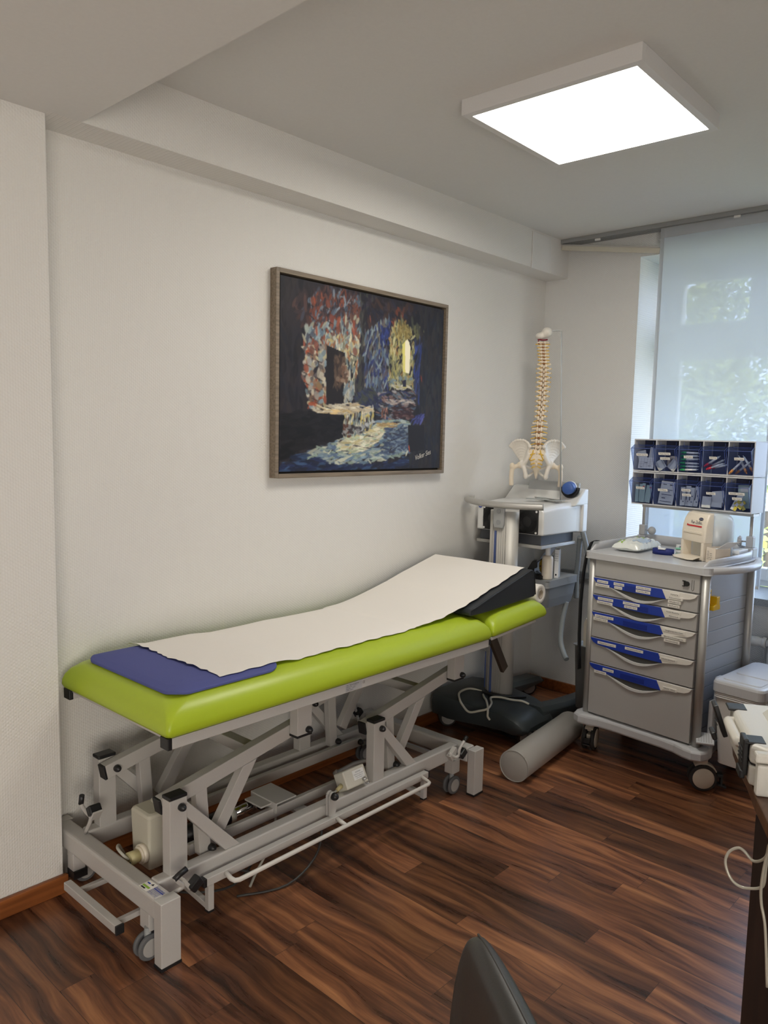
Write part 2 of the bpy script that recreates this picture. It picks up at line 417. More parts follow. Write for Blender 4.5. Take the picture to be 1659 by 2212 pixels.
k = MB().box(4.07, 4.074, -2.25, .15, .17, 1.63); o = k.build('window_pane', GLASS, bpy.data.objects['fill_window'])
struct(MB().box(-.2, 4.15, -2.45, -2.3, 0, ZC+.15), 'wall_front', WALLX)
BH = .061
struct(MB().box(XS, XS+.016, -2.3, YS+.012, 0, BH), 'baseboard_left_front', BASEW, bevel=.004)
struct(MB().box(0, .016, YS+.02, YB, 0, BH), 'baseboard_left', BASEW, bevel=.004)
struct(MB().box(.016, 3.9, YB-.016, YB, 0, BH), 'baseboard_back', BASEW, bevel=.004)
# granite window ledge running along the wall below the window
struct(MB().box(.20, 2.6, YB-.03, YB, WZ0-.035, WZ0).box(WX0, WX1, YB, WY, WZ0-.035, WZ0), 'trim_3', GRANITE)
# window: frame, transom, two casements, panes
wm = MB()
def rect_frame(mb, x0, x1, z0, z1, y0, y1, t, m=0):
    mb.box(x0, x0+t, y0, y1, z0, z1, m); mb.box(x1-t, x1, y0, y1, z0, z1, m)
    mb.box(x0+t, x1-t, y0, y1, z0, z0+t, m); mb.box(x0+t, x1-t, y0, y1, z1-t, z1, m)
win = thing('window_1', None, None, (1.31, WY, WZ0)); win['kind'] = 'structure'
rect_frame(wm, WX0, WX1, WZ0, WZ1, WY+.02, WY+.09, .035)
wm.box(WX0, WX1, WY+.015, WY+.09, 1.99, 2.075)
wm.box(1.275, 1.345, WY+.015, WY+.09, WZ0, 1.99); wm.box(1.09, 1.16, WY+.015, WY+.09, 2.075, WZ1)
wm.build('window_frame', PVC, win, bevel=.004)
for (a, b, c, d, t) in ((.61, 1.285, WZ0+.03, 2.0, .066), (1.335, 2.02, WZ0+.03, 2.0, .066), (.61, 1.10, 2.065, 2.42, .066), (1.15, 2.02, 2.065, 2.42, .066)):
    k = MB(); rect_frame(k, a, b, c, d, WY, WY+.06, t); k.build('window_sash', PVC, win, bevel=.005)
    k = MB().box(a+t-.005, b-t+.005, WY+.03, WY+.036, c+t-.005, d-t+.005); k.build('window_pane', GLASS, win)
k = MB().box(1.30, 1.32, WY-.025, WY, 1.30, 1.33).box(1.302, 1.318, WY-.04, WY-.025, 1.20, 1.33); k.build('window_handle', PVC, win, bevel=.003)

# ---------------------------------------------------------------- outside
g = MB().grid(lambda u, v: V((-14+30*u, 4.6+26*v, -1.2)), 2, 2); o = struct(g, 'ground', mat('lawn', (120, 130, 100), .9, bump=.3, bscale=8))
LEAVES = [mat('leaf_a', (120, 140, 84), .5), mat('leaf_b', (92, 112, 72), .5), mat('leaf_c', (160, 178, 96), .5)]
BARK = mat('bark', (84, 76, 66), .9, bump=.4, bscale=30)
def tree(x, y, h, rx, rz, z0, n, label, seed, size=.095):
    rnd = random.Random(seed); t = thing('tree', label, 'tree', (x, y, -1.2), off=(0, 0, 0), group='trees outside the window')
    MB().tube([(0, 0, 0), (.05, .02, (z0+1.2)*.5), (0, .05, z0+1.2+h*.5)], .16, 0, 10, 4).build('trunk', BARK, t)
    mb = MB()
    for i in range(n):
        while True:
            a, b, c = rnd.uniform(-1, 1), rnd.uniform(-1, 1), rnd.uniform(-1, 1)
            q = a*a+b*b+c*c
            if .25 < q < 1: break
        lump = 1+.25*math.sin(5*a+seed)*math.sin(4*c+seed)
        p = V((a*rx*lump, b*rx*lump, z0+1.2+h/2+c*h/2*lump))
        d = V((rnd.gauss(0, 1), rnd.gauss(0, 1), rnd.gauss(0, .6))).normalized(); e = d.orthogonal().normalized()
        f = d.cross(e); sz = size*rnd.uniform(.6, 1.3)
        mb.add([p-d*sz, p-e*sz*.5, p+d*sz+f*sz*.2, p+e*sz*.5], [(0, 1, 2, 3)], rnd.choice((0, 0, 1, 1, 2)))
    mb.build('foliage', LEAVES, t, recalc=False)
for a in ((-3.1, 11.0, 5.4, 2.0, 0, -.4, 11000, 'broad leafy tree filling the view behind the sheer curtain', 3),
          (1.5, 12.5, 5.0, 1.8, 0, .3, 6000, 'leafy tree beyond the right edge of the sheer curtain', 5),
          (-7.6, 16, 7.0, 2.4, 0, 0, 6000, 'tall tree farthest left beyond the window', 8),
          (-2.0, 18.5, 7.0, 3.0, 0, .5, 7000, 'large tree standing far behind the broad leafy tree', 11)):
    x, y, h, rx, rz, z0, n, l, sd = a; tree(x, y, h, rx, rz, z0, n, l, sd)
rnd = random.Random(4); mb = MB()
for i in range(500):
    p = V((rnd.gauss(0, .25), rnd.gauss(0, .25), abs(rnd.gauss(1.75, .45)))); d = V((rnd.gauss(0, 1), rnd.gauss(0, 1), rnd.gauss(0, .7))).normalized(); e = d.orthogonal().normalized(); s_ = .045
    mb.add([p-d*s_, p-e*s_*.6, p+d*s_, p+e*s_*.6], [(0, 1, 2, 3)], 2)
mb.tube([(0, 0, 0), (.03, 0, 1.2), (-.02, .02, 2.2)], .02, 3, 6, 3)
solo(mb, 'shrub', LEAVES+[BARK], 'bright yellow-green shrub close outside the window glass', 'shrub', (.72, 5.9, -1.2), off=(0, 0, 0), recalc=False)

# ---------------------------------------------------------------- ceiling lamp
lamp = thing('ceiling_lamp', 'square white ceiling lamp with a glowing flat diffuser', 'lamp', (1.1195, 2.407, ZC), math.radians(1.3), off=(0, 0, 0))
L_, H_ = .31, .05
k = MB(); rim = .026
k.box(-L_, L_, -L_, -L_+rim, -H_, 0).box(-L_, L_, L_-rim, L_, -H_, 0).box(-L_, -L_+rim, -L_+rim, L_-rim, -H_, 0).box(L_-rim, L_, -L_+rim, L_-rim, -H_, 0)
k.box(-L_+.002, L_-.002, -L_+.002, L_-.002, -.006, -.001)
k.build('lamp_frame', mat('lamp_white', (214, 213, 212), .45), lamp, bevel=.001)
MB().box(-L_+rim, L_-rim, -L_+rim, L_-rim, -H_+.006, -H_+.012).build('diffuser', LIGHT, lamp)

# ---------------------------------------------------------------- curtain rail, panel, loose carrier
RAILM = mat('rail_grey', (150, 152, 152), .4, .3)
rail = thing('curtain_rail', 'grey aluminium curtain rail with four tracks along the ceiling', 'curtain rail', (1.3, 3.89, ZC))
k = MB().box(.12, 2.9, 3.856, 3.936, ZC-.008, ZC-.0005)
for i in range(5): k.box(.12, 2.9, 3.856+i*.0185, 3.862+i*.0185, ZC-.022, ZC-.008)
k.build('track', RAILM, rail, bevel=.0008)
for x in (.36, 1.09, 2.0): MB().box(x-.015, x+.015, 3.866, 3.876, ZC-.032, ZC-.022).build('glider', WHITE, rail)
pan = thing('sheer_curtain', 'sheer white fabric curtain hanging before the window', 'curtain', (1.0, 3.885, ZC-.03))
k = MB().box(.714, 1.302, 3.8835, 3.8850, .80, 2.55); k.build('fabric', FABRIC, pan)
MB().box(.708, .728, 3.8825, 3.8860, .80, 2.55).box(1.290, 1.306, 3.8825, 3.8860, .80, 2.55).build('hem', HEM, pan)
MB().box(.708, 1.306, 3.8815, 3.889, ZC-.07, ZC-.021).build('carrier_strip', HEM, pan)
MB().box(.714, 1.302, 3.8815, 3.889, .785, .80).build('bottom_bar', WHITE, pan)
car = thing('loose_curtain_carrier', 'cream curtain carrier bar hanging slanted from the rail end', 'curtain carrier', (.16, 3.868, ZC-.025))
MB().beam((.145, 3.866, ZC-.042), (.715, 3.866, 2.447), .008, .026).build('bar', mat('cream_bar', (196, 192, 178), .5), car, bevel=.001)
MB().beam((.15, 3.864, ZC-.028), (.715, 3.864, 2.463), .012, .007).build('bar_rail', ALU, car)

# ---------------------------------------------------------------- painting
PY0, PY1, PZ0, PZ1, PD = 1.949, 3.0135, 1.301, 2.122, .0383
pic = thing('painting', 'dark oil painting of a vaulted stone interior in a grey wooden frame', 'painting', (0.0, (PY0+PY1)/2, PZ0))
fr = MB(); fw = .017
fr.box(0, PD, PY0, PY0+fw, PZ0, PZ1).box(0, PD, PY1-fw, PY1, PZ0, PZ1).box(0, PD, PY0+fw, PY1-fw, PZ0, PZ0+fw).box(0, PD, PY0+fw, PY1-fw, PZ1-fw, PZ1)
fr.build('frame', FRAMEW, pic, bevel=.0012)
MB().box(.002, .010, PY0+fw, PY1-fw, PZ0+fw, PZ1-fw).build('backing', mat('dark_backing', (46, 40, 34), .7), pic)
gp = .009; cy0, cy1, cz0, cz1 = PY0+fw+gp, PY1-fw-gp, PZ0+fw+gp, PZ1-fw-gp; CX = .030
NU, NV = 330, 262
def paint_canvas():
    src = np.array([(175, 130), (1510, 405), (1470, 1700), (175, 1730)], float); dst = np.array([(0, 0), (1, 0), (1, 1), (0, 1)], float)
    A = []; b = []
    for (x, y), (u, v) in zip(src, dst):
        A += [[x, y, 1, 0, 0, 0, -u*x, -u*y], [0, 0, 0, x, y, 1, -v*x, -v*y]]; b += [u, v]
    h = np.append(np.linalg.solve(np.array(A), np.array(b)), 1).reshape(3, 3)
    def uv(p):
        q = np.c_[np.asarray(p, float), np.ones(len(p))] @ h.T
        return q[:, :2]/q[:, 2:]
    img = np.zeros((NV, NU, 3)); img[:] = (42, 39, 45)
    yy, xx = np.mgrid[0:NV, 0:NU]
    rng = np.random.default_rng(5)
    def inside(P, X, Y):
        c = np.zeros(np.shape(X), bool); j = len(P)-1
        for i in range(len(P)):
            xi, yi, xj, yj = P[i][0], P[i][1], P[j][0], P[j][1]
            c ^= ((yi > Y) != (yj > Y)) & (X < (xj-xi)*(Y-yi)/((yj-yi) or 1e-9)+xi); j = i
        return c
    def stroke(cx, cy, L, W, a, col, op=.9):
        x0, x1 = int(max(cx-L-2, 0)), int(min(cx+L+3, NU)); y0, y1 = int(max(cy-L-2, 0)), int(min(cy+L+3, NV))
        if x1 <= x0 or y1 <= y0: return
        X = xx[y0:y1, x0:x1]-cx; Y = yy[y0:y1, x0:x1]-cy
        u = X*math.cos(a)+Y*math.sin(a); w = -X*math.sin(a)+Y*math.cos(a)
        d = (u/L)**2+(w/W)**2
        bris = .88+.12*np.sin(w*3.1+cx)
        k = np.clip((1.2-d)*1.7, 0, 1)*op
        img[y0:y1, x0:x1] = img[y0:y1, x0:x1]*(1-k[..., None])+np.array(col)*bris[..., None]*k[..., None]
    def fill(poly, col):
        P = uv(poly)*[NU, NV]; k = inside(P, xx, yy); img[k] = col
    def region(poly, pal, n, L=(5, 11), W=(1.5, 3.5), ang=90, jit=25, op=.9):
        P = uv(poly)*[NU, NV]; lo, hi = P.min(0), P.max(0); done = 0; tries = 0
        while done < n and tries < n*40:
            tries += 1
            q = lo+rng.random(2)*(hi-lo)
            if not inside(P, q[0], q[1]): continue
            c = np.array(pal[rng.integers(len(pal))], float)*rng.uniform(.86, 1.12)
            stroke(q[0], q[1], rng.uniform(*L), rng.uniform(*W), math.radians(ang+rng.normal(0, jit)), np.clip(c, 0, 255), op); done += 1
    allp = [(175, 130), (1510, 405), (1470, 1700), (175, 1730)]
    region(allp, [(38, 36, 41), (48, 43, 48), (34, 34, 42), (52, 46, 48)], 900, (8, 20), (2, 5), 90, 15)
    region([(290, 330), (430, 240), (640, 230), (840, 300), (830, 520), (640, 600), (400, 620), (330, 520)], [(60, 48, 52), (84, 60, 58), (70, 70, 84)], 200, (6, 14), (2, 4), 95, 25)
    region([(400, 330), (460, 290), (640, 260), (820, 310), (820, 450), (650, 540), (430, 560)], [(128, 70, 56), (142, 78, 60), (98, 66, 60), (96, 112, 130), (140, 152, 164), (62, 52, 58), (84, 62, 62), (70, 62, 72)], 330, (3, 9), (1, 2.4), 100, 28)
    region([(370, 560), (640, 500), (830, 420), (835, 640), (800, 760), (560, 690), (430, 720), (365, 700)], [(108, 128, 144), (150, 168, 174), (178, 188, 180), (116, 86, 78), (160, 86, 66), (92, 100, 116), (196, 194, 168)], 240, (4, 10), (1.4, 3), 95, 25)
    region([(545, 620), (810, 620), (815, 900), (790, 1060), (700, 1170), (690, 760), (550, 690)], [(226, 218, 182), (186, 192, 178), (206, 186, 128), (128, 148, 158), (170, 116, 84), (208, 206, 190), (140, 140, 120)], 250, (3, 8), (1.2, 2.6), 95, 30)
    region([(365, 700), (550, 690), (545, 1190), (420, 1230), (390, 1100), (360, 960)], [(186, 176, 164), (214, 204, 182), (146, 116, 94), (176, 88, 60), (104, 96, 96), (200, 190, 152), (130, 150, 160)], 190, (3, 7), (2, 4), 100, 50)
    for x, y, c in ((400, 980, (196, 192, 176)), (410, 830, (168, 172, 172)), (490, 935, (176, 168, 152)), (490, 1035, (150, 120, 84)), (510, 950, (206, 196, 176)), (470, 1110, (168, 160, 150)), (385, 890, (160, 84, 62)), (465, 700, (140, 80, 68)), (500, 800, (150, 170, 176)), (430, 740, (118, 76, 66)), (715, 930, (176, 148, 128)), (780, 750, (140, 88, 74)), (590, 480, (140, 72, 60)), (560, 360, (136, 72, 56)), (440, 340, (136, 72, 54))):
        q = uv([(x, y)])[0]*[NU, NV]; stroke(q[0], q[1], 6.5, 4.6, 1.3, c, .85)
        stroke(q[0]-3, q[1]+6, 7, .9, .3, (58, 48, 48), .7)
    fill([(550, 700), (696, 762), (690, 1165), (550, 1195)], (34, 30, 31))
    region([(615, 800), (692, 770), (688, 1010), (615, 1060)], [(92, 74, 62), (74, 58, 50), (110, 90, 74), (60, 48, 44)], 70, (3, 9), (1.5, 3), 95, 18)
    region([(640, 860), (700, 850), (715, 1000), (640, 1010)], [(150, 126, 106), (128, 96, 76), (90, 70, 60)], 26, (3, 6), (2, 3.5), 90, 40)
    region([(690, 1040), (780, 1000), (760, 1150), (700, 1180)], [(168, 176, 178), (120, 136, 146), (200, 196, 180)], 50, (3, 7), (1.2, 2.4), 100, 25)
    region([(825, 300), (950, 330), (880, 600), (860, 1100), (780, 1120), (835, 700)], [(46, 44, 50), (64, 60, 60), (40, 40, 56), (76, 76, 70)], 150, (6, 16), (1.5, 3.5), 92, 12)
    region([(880, 340), (1300, 390), (1250, 470), (1100, 560), (880, 640)], [(46, 42, 48), (60, 52, 62), (44, 44, 58), (70, 52, 48), (54, 46, 48)], 200, (5, 13), (2, 4), 60, 35)
    region([(1110, 340), (1190, 420), (1200, 470), (1080, 520), (1100, 430)], [(122, 66, 52), (90, 56, 48)], 16, (3, 7), (1.2, 2.4), 70, 25)
    region([(860, 600), (1060, 480), (1062, 1040), (960, 1090), (860, 1040)], [(78, 92, 114), (108, 128, 148), (148, 164, 170), (60, 64, 92), (128, 122, 108), (52, 62, 120), (92, 84, 96)], 330, (4, 11), (1.2, 2.8), 95, 18)
    region([(1055, 1030), (1062, 600), (1100, 530), (1160, 490), (1235, 545), (1270, 640), (1255, 1040)], [(164, 158, 96), (188, 178, 112), (138, 138, 96), (198, 190, 134), (116, 122, 100), (176, 136, 84), (206, 200, 150)], 330, (3, 10), (1.1, 2.6), 95, 22)
    region([(1095, 560), (1160, 500), (1235, 560), (1240, 640), (1200, 640), (1120, 640)], [(150, 132, 74), (124, 112, 70), (170, 152, 92)], 60, (3, 8), (1.2, 2.4), 60, 30)
    region([(1240, 480), (1330, 560), (1310, 660), (1270, 640)], [(104, 104, 70), (76, 78, 66)], 26, (4, 9), (1.4, 3), 75, 15)
    region([(1268, 650), (1325, 650), (1312, 1200), (1262, 1050)], [(48, 62, 128), (72, 84, 146), (38, 44, 76), (60, 66, 96)], 70, (5, 12), (1.2, 2.6), 92, 10)
    region([(985, 580), (1060, 560), (1055, 680), (990, 690)], [(54, 66, 136), (44, 52, 96)], 22, (4, 9), (1.4, 2.6), 80, 20)
    fill([(1165, 690), (1196, 655), (1200, 925), (1172, 915)], (222, 212, 118)); fill([(1188, 668), (1206, 645), (1234, 690), (1222, 925), (1190, 920)], (246, 238, 208))
    fill([(1222, 650), (1245, 680), (1240, 720), (1226, 690)], (44, 38, 40))
    region([(1065, 960), (1250, 960), (1250, 1040), (1065, 1030)], [(176, 170, 130), (120, 140, 150), (150, 150, 120)], 40, (3, 8), (1.2, 2.4), 30, 40)
    region([(1075, 1022), (1245, 1030), (1250, 1062), (1085, 1052)], [(236, 230, 210), (214, 206, 180), (200, 190, 120)], 26, (4, 9), (1, 1.8), 5, 10)
    fill([(1172, 985), (1196, 980), (1196, 1040), (1172, 1036)], (40, 40, 58))
    region([(930, 1090), (1265, 1060), (1245, 1300), (1000, 1320), (930, 1180)], [(76, 92, 112), (108, 120, 132), (58, 50, 56), (138, 108, 102), (156, 152, 152), (52, 58, 100)], 230, (4, 10), (1.1, 2.4), 5, 16)
    region([(1040, 1145), (1250, 1150), (1250, 1185), (1060, 1180)], [(200, 186, 176), (168, 150, 146)], 24, (4, 9), (.8, 1.5), 3, 8)
    region([(1090, 1200), (1250, 1200), (1245, 1290), (1100, 1300)], [(70, 44, 46), (112, 84, 82), (54, 42, 48)], 50, (4, 10), (1.1, 2.2), 4, 8)
    region([(990, 1210), (1050, 1212), (1030, 1290), (1000, 1290)], [(170, 130, 116), (120, 74, 62)], 14, (2.5, 5), (1.4, 2.6), 90, 20)
    region([(860, 1060), (960, 1060), (960, 1200), (800, 1190), (790, 1120)], [(60, 66, 84), (74, 78, 72), (48, 52, 84)], 90, (4, 9), (1.5, 3), 30, 30)
    region([(330, 1610), (560, 1500), (760, 1420), (940, 1320), (1120, 1300), (1235, 1330), (1215, 1570), (900, 1665), (560, 1700)], [(186, 198, 190), (140, 164, 180), (108, 134, 160), (160, 180, 164), (96, 116, 146), (206, 208, 186)], 520, (5, 13), (1.3, 3), -6, 18)
    region([(640, 1500), (800, 1420), (950, 1350), (1060, 1350), (1010, 1450), (860, 1560), (660, 1580)], [(238, 230, 200), (226, 222, 190), (196, 208, 176), (246, 238, 214), (204, 190, 140)], 170, (4, 11), (1.2, 2.8), -8, 16)
    region([(950, 1340), (1110, 1330), (1110, 1370), (960, 1370)], [(198, 168, 112), (170, 140, 100)], 18, (5, 10), (1, 1.8), 2, 6)
    region([(1040, 1380), (1240, 1360), (1220, 1560), (1000, 1600)], [(84, 100, 128), (64, 76, 106), (130, 148, 164), (58, 58, 72)], 150, (4, 10), (1.2, 2.4), -4, 16)
    for x, y in ((800, 1520), (880, 1535), (960, 1530), (1120, 1390), (700, 1560), (900, 1440)):
        q = uv([(x, y)])[0]*[NU, NV]; stroke(q[0], q[1], 9, .8, .08, (52, 50, 62), .8)
    region([(180, 1700), (340, 1580), (600, 1680), (1100, 1660), (1230, 1600), (1225, 1690), (180, 1730)], [(44, 54, 92), (38, 46, 76), (66, 90, 128), (40, 42, 58)], 240, (6, 14), (1.4, 3), -3, 10)
    fill([(185, 1260), (420, 1240), (694, 1268), (690, 1450), (330, 1560), (178, 1640)], (28, 26, 28))
    region([(185, 1260), (420, 1240), (694, 1268), (690, 1450), (330, 1560), (178, 1640)], [(30, 28, 30), (26, 25, 27), (38, 36, 40)], 120, (6, 14), (2, 4), -5, 15)
    region([(690, 1262), (928, 1220), (930, 1340), (780, 1425), (690, 1445)], [(198, 198, 180), (150, 164, 160), (106, 128, 140), (214, 194, 112), (86, 68, 60), (222, 216, 196)], 160, (4, 9), (1, 2), 98, 12)
    region([(690, 1330), (760, 1330), (770, 1430), (690, 1450)], [(104, 64, 50), (150, 150, 150), (60, 50, 50)], 26, (3, 5), (2, 3), 10, 30)
    region([(410, 1222), (560, 1190), (740, 1172), (928, 1202), (928, 1244), (700, 1264), (450, 1238)], [(238, 230, 206), (216, 202, 172), (190, 176, 152), (226, 196, 140)], 120, (5, 11), (1, 2), 4, 10)
    region([(790, 1370), (930, 1320), (930, 1370), (800, 1420)], [(190, 194, 196), (60, 56, 60), (150, 150, 150)], 24, (3, 6), (2, 3), 0, 40)
    region([(1320, 420), (1510, 410), (1470, 1700), (1235, 1690), (1215, 1560), (1215, 1350), (1310, 1300)], [(42, 41, 47), (52, 46, 46), (38, 40, 52), (48, 48, 50)], 330, (8, 18), (2, 4), 90, 10)
    fill([(1212, 1350), (1345, 1350), (1345, 1550), (1225, 1570)], (33, 31, 35))
    region([(1225, 1335), (1290, 1262), (1340, 1250), (1325, 1340)], [(78, 82, 156), (100, 104, 184), (56, 58, 116)], 26, (3, 8), (1.2, 2.4), -40, 20)
    for x, y, c in ((1222, 1540, (214, 84, 48)), (1322, 970, (150, 62, 46)), (905, 480, (150, 84, 64)), (450, 330, (176, 84, 56)), (730, 850, (40, 36, 40)), (1250, 590, (46, 40, 40))):
        q = uv([(x, y)])[0]*[NU, NV]; stroke(q[0], q[1], 6, 1.3, 1.35, c, .9)
    for _ in range(1):
        b_ = img.copy(); b_[1:-1, 1:-1] = (4*img[1:-1, 1:-1]+img[:-2, 1:-1]+img[2:, 1:-1]+img[1:-1, :-2]+img[1:-1, 2:])/8; img = b_
    return np.clip(img*.97+4, 0, 255), uv
img, CUV = paint_canvas()
mb = MB(); me = bpy.data.meshes.new('canvas')
ys = np.linspace(cy0, cy1, NU+1); zs = np.linspace(cz1, cz0, NV+1)
YY, ZZ = np.meshgrid(ys, zs)
lum = img.mean(2); relief = np.zeros((NV+1, NU+1)); relief[:-1, :-1] = (lum/255)*.0006
co = np.stack([np.full(YY.shape, CX)+relief, YY, ZZ], -1).reshape(-1, 3)-np.array(OFF[pic])
w_ = NU+1
idx = (np.arange(NV)[:, None]*w_+np.arange(NU)[None, :]).reshape(-1)
faces = np.stack([idx, idx+w_, idx+w_+1, idx+1], 1)
# canvas edge: wrap the border back
nb = len(co)
border = [j for j in range(w_)]+[(i+1)*w_-1 for i in range(1, NV+1)]+[NV*w_+j for j in range(w_-2, -1, -1)]+[i*w_ for i in range(NV-1, 0, -1)]
co = np.vstack([co, co[border]-np.array([.018, 0, 0])])
nB = len(border); bf = np.array([[border[i], border[(i+1) % nB], nb+(i+1) % nB, nb+i] for i in range(nB)])
allf = np.vstack([faces, bf])
me.from_pydata(co.tolist(), [], allf.tolist())
att = me.color_attributes.new('paint', 'BYTE_COLOR', 'CORNER')
fc = np.vstack([img.reshape(-1, 3), np.tile([[36, 32, 30]], (nB, 1))])/255.0
arr = np.ones((len(allf)*4, 4), np.float32); arr[:, :3] = np.repeat(fc, 4, 0)
att.data.foreach_set('color_srgb', arr.reshape(-1))
cm = bpy.data.materials.new('oil_paint'); cm.use_nodes = True; nt = cm.node_tree
vc = nt.nodes.new('ShaderNodeVertexColor'); vc.layer_name = 'paint'
nt.links.new(vc.outputs[0], nt.nodes['Principled BSDF'].inputs['Base Color']); nt.nodes['Principled BSDF'].inputs['Roughness'].default_value = .5
nt.nodes['Principled BSDF'].inputs['Specular IOR Level'].default_value = .3
me.materials.append(cm)
cv = bpy.data.objects.new('canvas', me); C.objects.link(cv); cv.parent = pic; OFF[cv] = OFF[pic]
q0 = CUV([(1270, 1640)])[0]; q1 = CUV([(1400, 1585)])[0]
pt = lambda q: V((CX+.0012, cy0+(cy1-cy0)*q[0], cz1-(cz1-cz0)*q[1]))
d_ = (pt(q1)-pt(q0))
vs, fs, w0 = glyphs('Volker Sies', .35); sg = MB(); ux = d_.normalized(); uy = V((1, 0, 0)).cross(ux)*1.0
sg.add([pt(q0)+ux*(x*d_.length/w0)+uy*(y*.034) for x, y in vs], fs); sg.build('signature', mat('cream_paint', (214, 208, 196), .6), cv)

# ---------------------------------------------------------------- treatment couch
PIV = V((.66, 1.1, 0)); CRZ = math.radians(.65)
def cloc(p):
    d = V(p)-PIV; c, s = math.cos(CRZ), math.sin(CRZ)
    return (PIV.x+d.x*c-d.y*s, PIV.y+d.x*s+d.y*c, d.z)
couch = thing('treatment_couch', 'lime green padded treatment couch on a grey scissor-lift frame', 'treatment couch', cloc((.36, 1.8, 0)), CRZ, off=(.36, 1.8, 0))
def pad(mb, x0, x1, y0, y1, z, prof, f=lambda p: p):
    rings = []
    for ins, h in prof:
        rings.append([f(p) for p in rrect(x0+ins, x1-ins, y0+ins, y1-ins, z+h, .012+max(ins, 0)*1.1, 7)])
    mb.loft(rings, 0, True, True)
PROF = [(.012, 0), (.004, .004), (0, .014), (.001, .03), (.006, .048), (.016, .066), (.032, .082), (.055, .093), (.085, .099), (.13, .102)]
k = MB(); pad(k, .035, .668, 1.085, 2.612, .645, PROF); k.build('main_cushion', GREEN, couch)
ang = math.radians(3.4)
def tilt(p):
    y, z = p.y-2.618, p.z-.645
    return V((p.x, 2.618+y*math.cos(ang)-z*math.sin(ang), .648+y*math.sin(ang)+z*math.cos(ang)))
PROFH = [(a, b*.93) for a, b in PROF]
k = MB(); pad(k, .035, .668, 2.622, 3.05, .645, PROFH, tilt); k.build('head_cushion', GREEN, couch)
# upper frame
k = MB()
for x0 in (.62, .045): k.box(x0, x0+.04, 1.103, 2.598, .613, .645)
for y0 in (1.125, 1.75, 2.53): k.box(.085, .62, y0, y0+.035, .615, .643)
k.box(.085, .62, 1.10, 1.125, .636, .644)
k.build('upper_frame', GREYM, couch, bevel=.002)
for x0 in (.62, .045): MB().box(x0, x0+.04, 1.09, 1.104, .612, .6455).build('end_cap', BLACK, couch, bevel=.002)
k = MB()
for x0 in (.62, .045): k.beam((x0+.02, 2.618, .643), (x0+.02, 2.965, .6635), .04, .012)
k.beam((.065, 2.95, .66), (.64, 2.95, .66), .03, .012)
k.build('head_frame', GREYM, couch, bevel=.0015)
k = MB().box(.625, .655, 2.598, 2.62, .618, .64); k.build('hinge', BLACK, couch, bevel=.001)
for x in (.60, .10):
    MB().beam((x, 2.705, .625), (x, 2.812, .458), .018, .042, 0, (0, 1, 0)).build('support_strut', BROWNM, couch, bevel=.002)
# base frame
k = MB()
k.box(.545, .588, 1.10, 2.50, .14, .20).box(.133, .176, 1.10, 2.50, .14, .20)
k.build('side_rail', GREYM, couch, bevel=.006, seg=3)
for y0, x1 in ((1.052, .65), (2.50, .64)):
    MB().box(.045, x1, y0, y0+.052, .133, .197).build('end_bar', GREYM, couch, bevel=.009, seg=3)
for x0 in (.646, .008):
    for y0 in (1.05, 2.494):
        f = MB().box(x0, x0+.038, y0, y0+.062, .008, .196).build('foot', GREYM, couch, bevel=.0025)
        MB().box(x0-.001, x0+.039, y0-.001, y0+.063, 0, .008).build('foot_pad', BLACK, f)
KN = []
def knob(p, d, r=.0115, parent=couch):
    d = V(d); p = V(p)
    k = MB().lathe([(0, .021), (r*.55, .019), (r*.85, .014), (r, .008), (r*.98, 0), (r*.75, -.002)], p, d, 0, 16); return k.build('bolt_cap', BLACK, parent)
for fx, dirx in ((.545, 1), (.133, 1)):
    for py in (1.14, 1.99):
        p = MB().box(fx, fx+.04, py, py+.058, .198, .424).build('post', GREYM, couch, bevel=.002)
        MB().box(fx-.001, fx+.041, py-.001, py+.059, .424, .435).build('post_cap', BLACK, p, bevel=.003)
        MB().prism([(py+.056, .41), (py+.056, .36), (py+.195, .2), (py+.25, .2)], fx+.006, fx+.036, lambda u, v, w: V((w, u, v))).build('brace', GREYM, couch, bevel=.002)
        knob((fx+.040, py+.037, .398), (1, 0, 0))
        # lug under the upper frame
        p = MB().box(fx, fx+.04, py+.478, py+.542, .482, .614).build('lug', GREYM, couch, bevel=.002)
        MB().box(fx-.001, fx+.041, py+.477, py+.543, .474, .482).build('lug_cap', BLACK, p, bevel=.002)
        knob((fx+.040, py+.524, .496), (1, 0, 0))
for fx in (.505, .18):
    for py in (1.177, 2.027):
        a = MB(); P = V((fx+.0175, py, .40)); Q = V((fx+.0175, py+.487, .494)); d = (Q-P).normalized()
        a.beam(P-d*.034, Q+d*.03, .035, .046); a = a.build('lift_arm', GREYM, couch, bevel=.002)
        MB().beam(P-d*.042, P-d*.033, .036, .047).build('arm_cap', BLACK, a, bevel=.002)
        A = py+.10
        MB().prism([(A-.019, .40), (A+.021, .408), (A+.036, .188), (A-.004, .188)], fx+.003, fx+.033, lambda u, v, w: V((w, u, v))).build('strut', GREYM, couch, bevel=.002)
        MB().prism([(py+.258, .424), (py+.312, .434), (py+.186, .238), (py+.150, .262)], fx+.003, fx+.033, lambda u, v, w: V((w, u, v))).build('strut', GREYM, couch, bevel=.002)
        knob((fx+.034, py+.134, .204), (1, 0, 0), .0125)
        if fx == .18: knob((fx+.036, py, .40), (1, 0, 0))
for py in (1.177, 2.027):
    MB().box(.216, .504, py+.30, py+.34, .432, .468).build('cross_tube', GREYM, couch, bevel=.002)
    for xa, xb in ((.170, .182), (.538, .548)): MB().cyl((xa, py, .40), (xb, py, .40), .010, 0, 12).build('pivot_pin', ALU, couch)
MB().box(.466, .484, 1.27, 2.20, .168, .204).build('link_bar', GREYM, couch, bevel=.002)
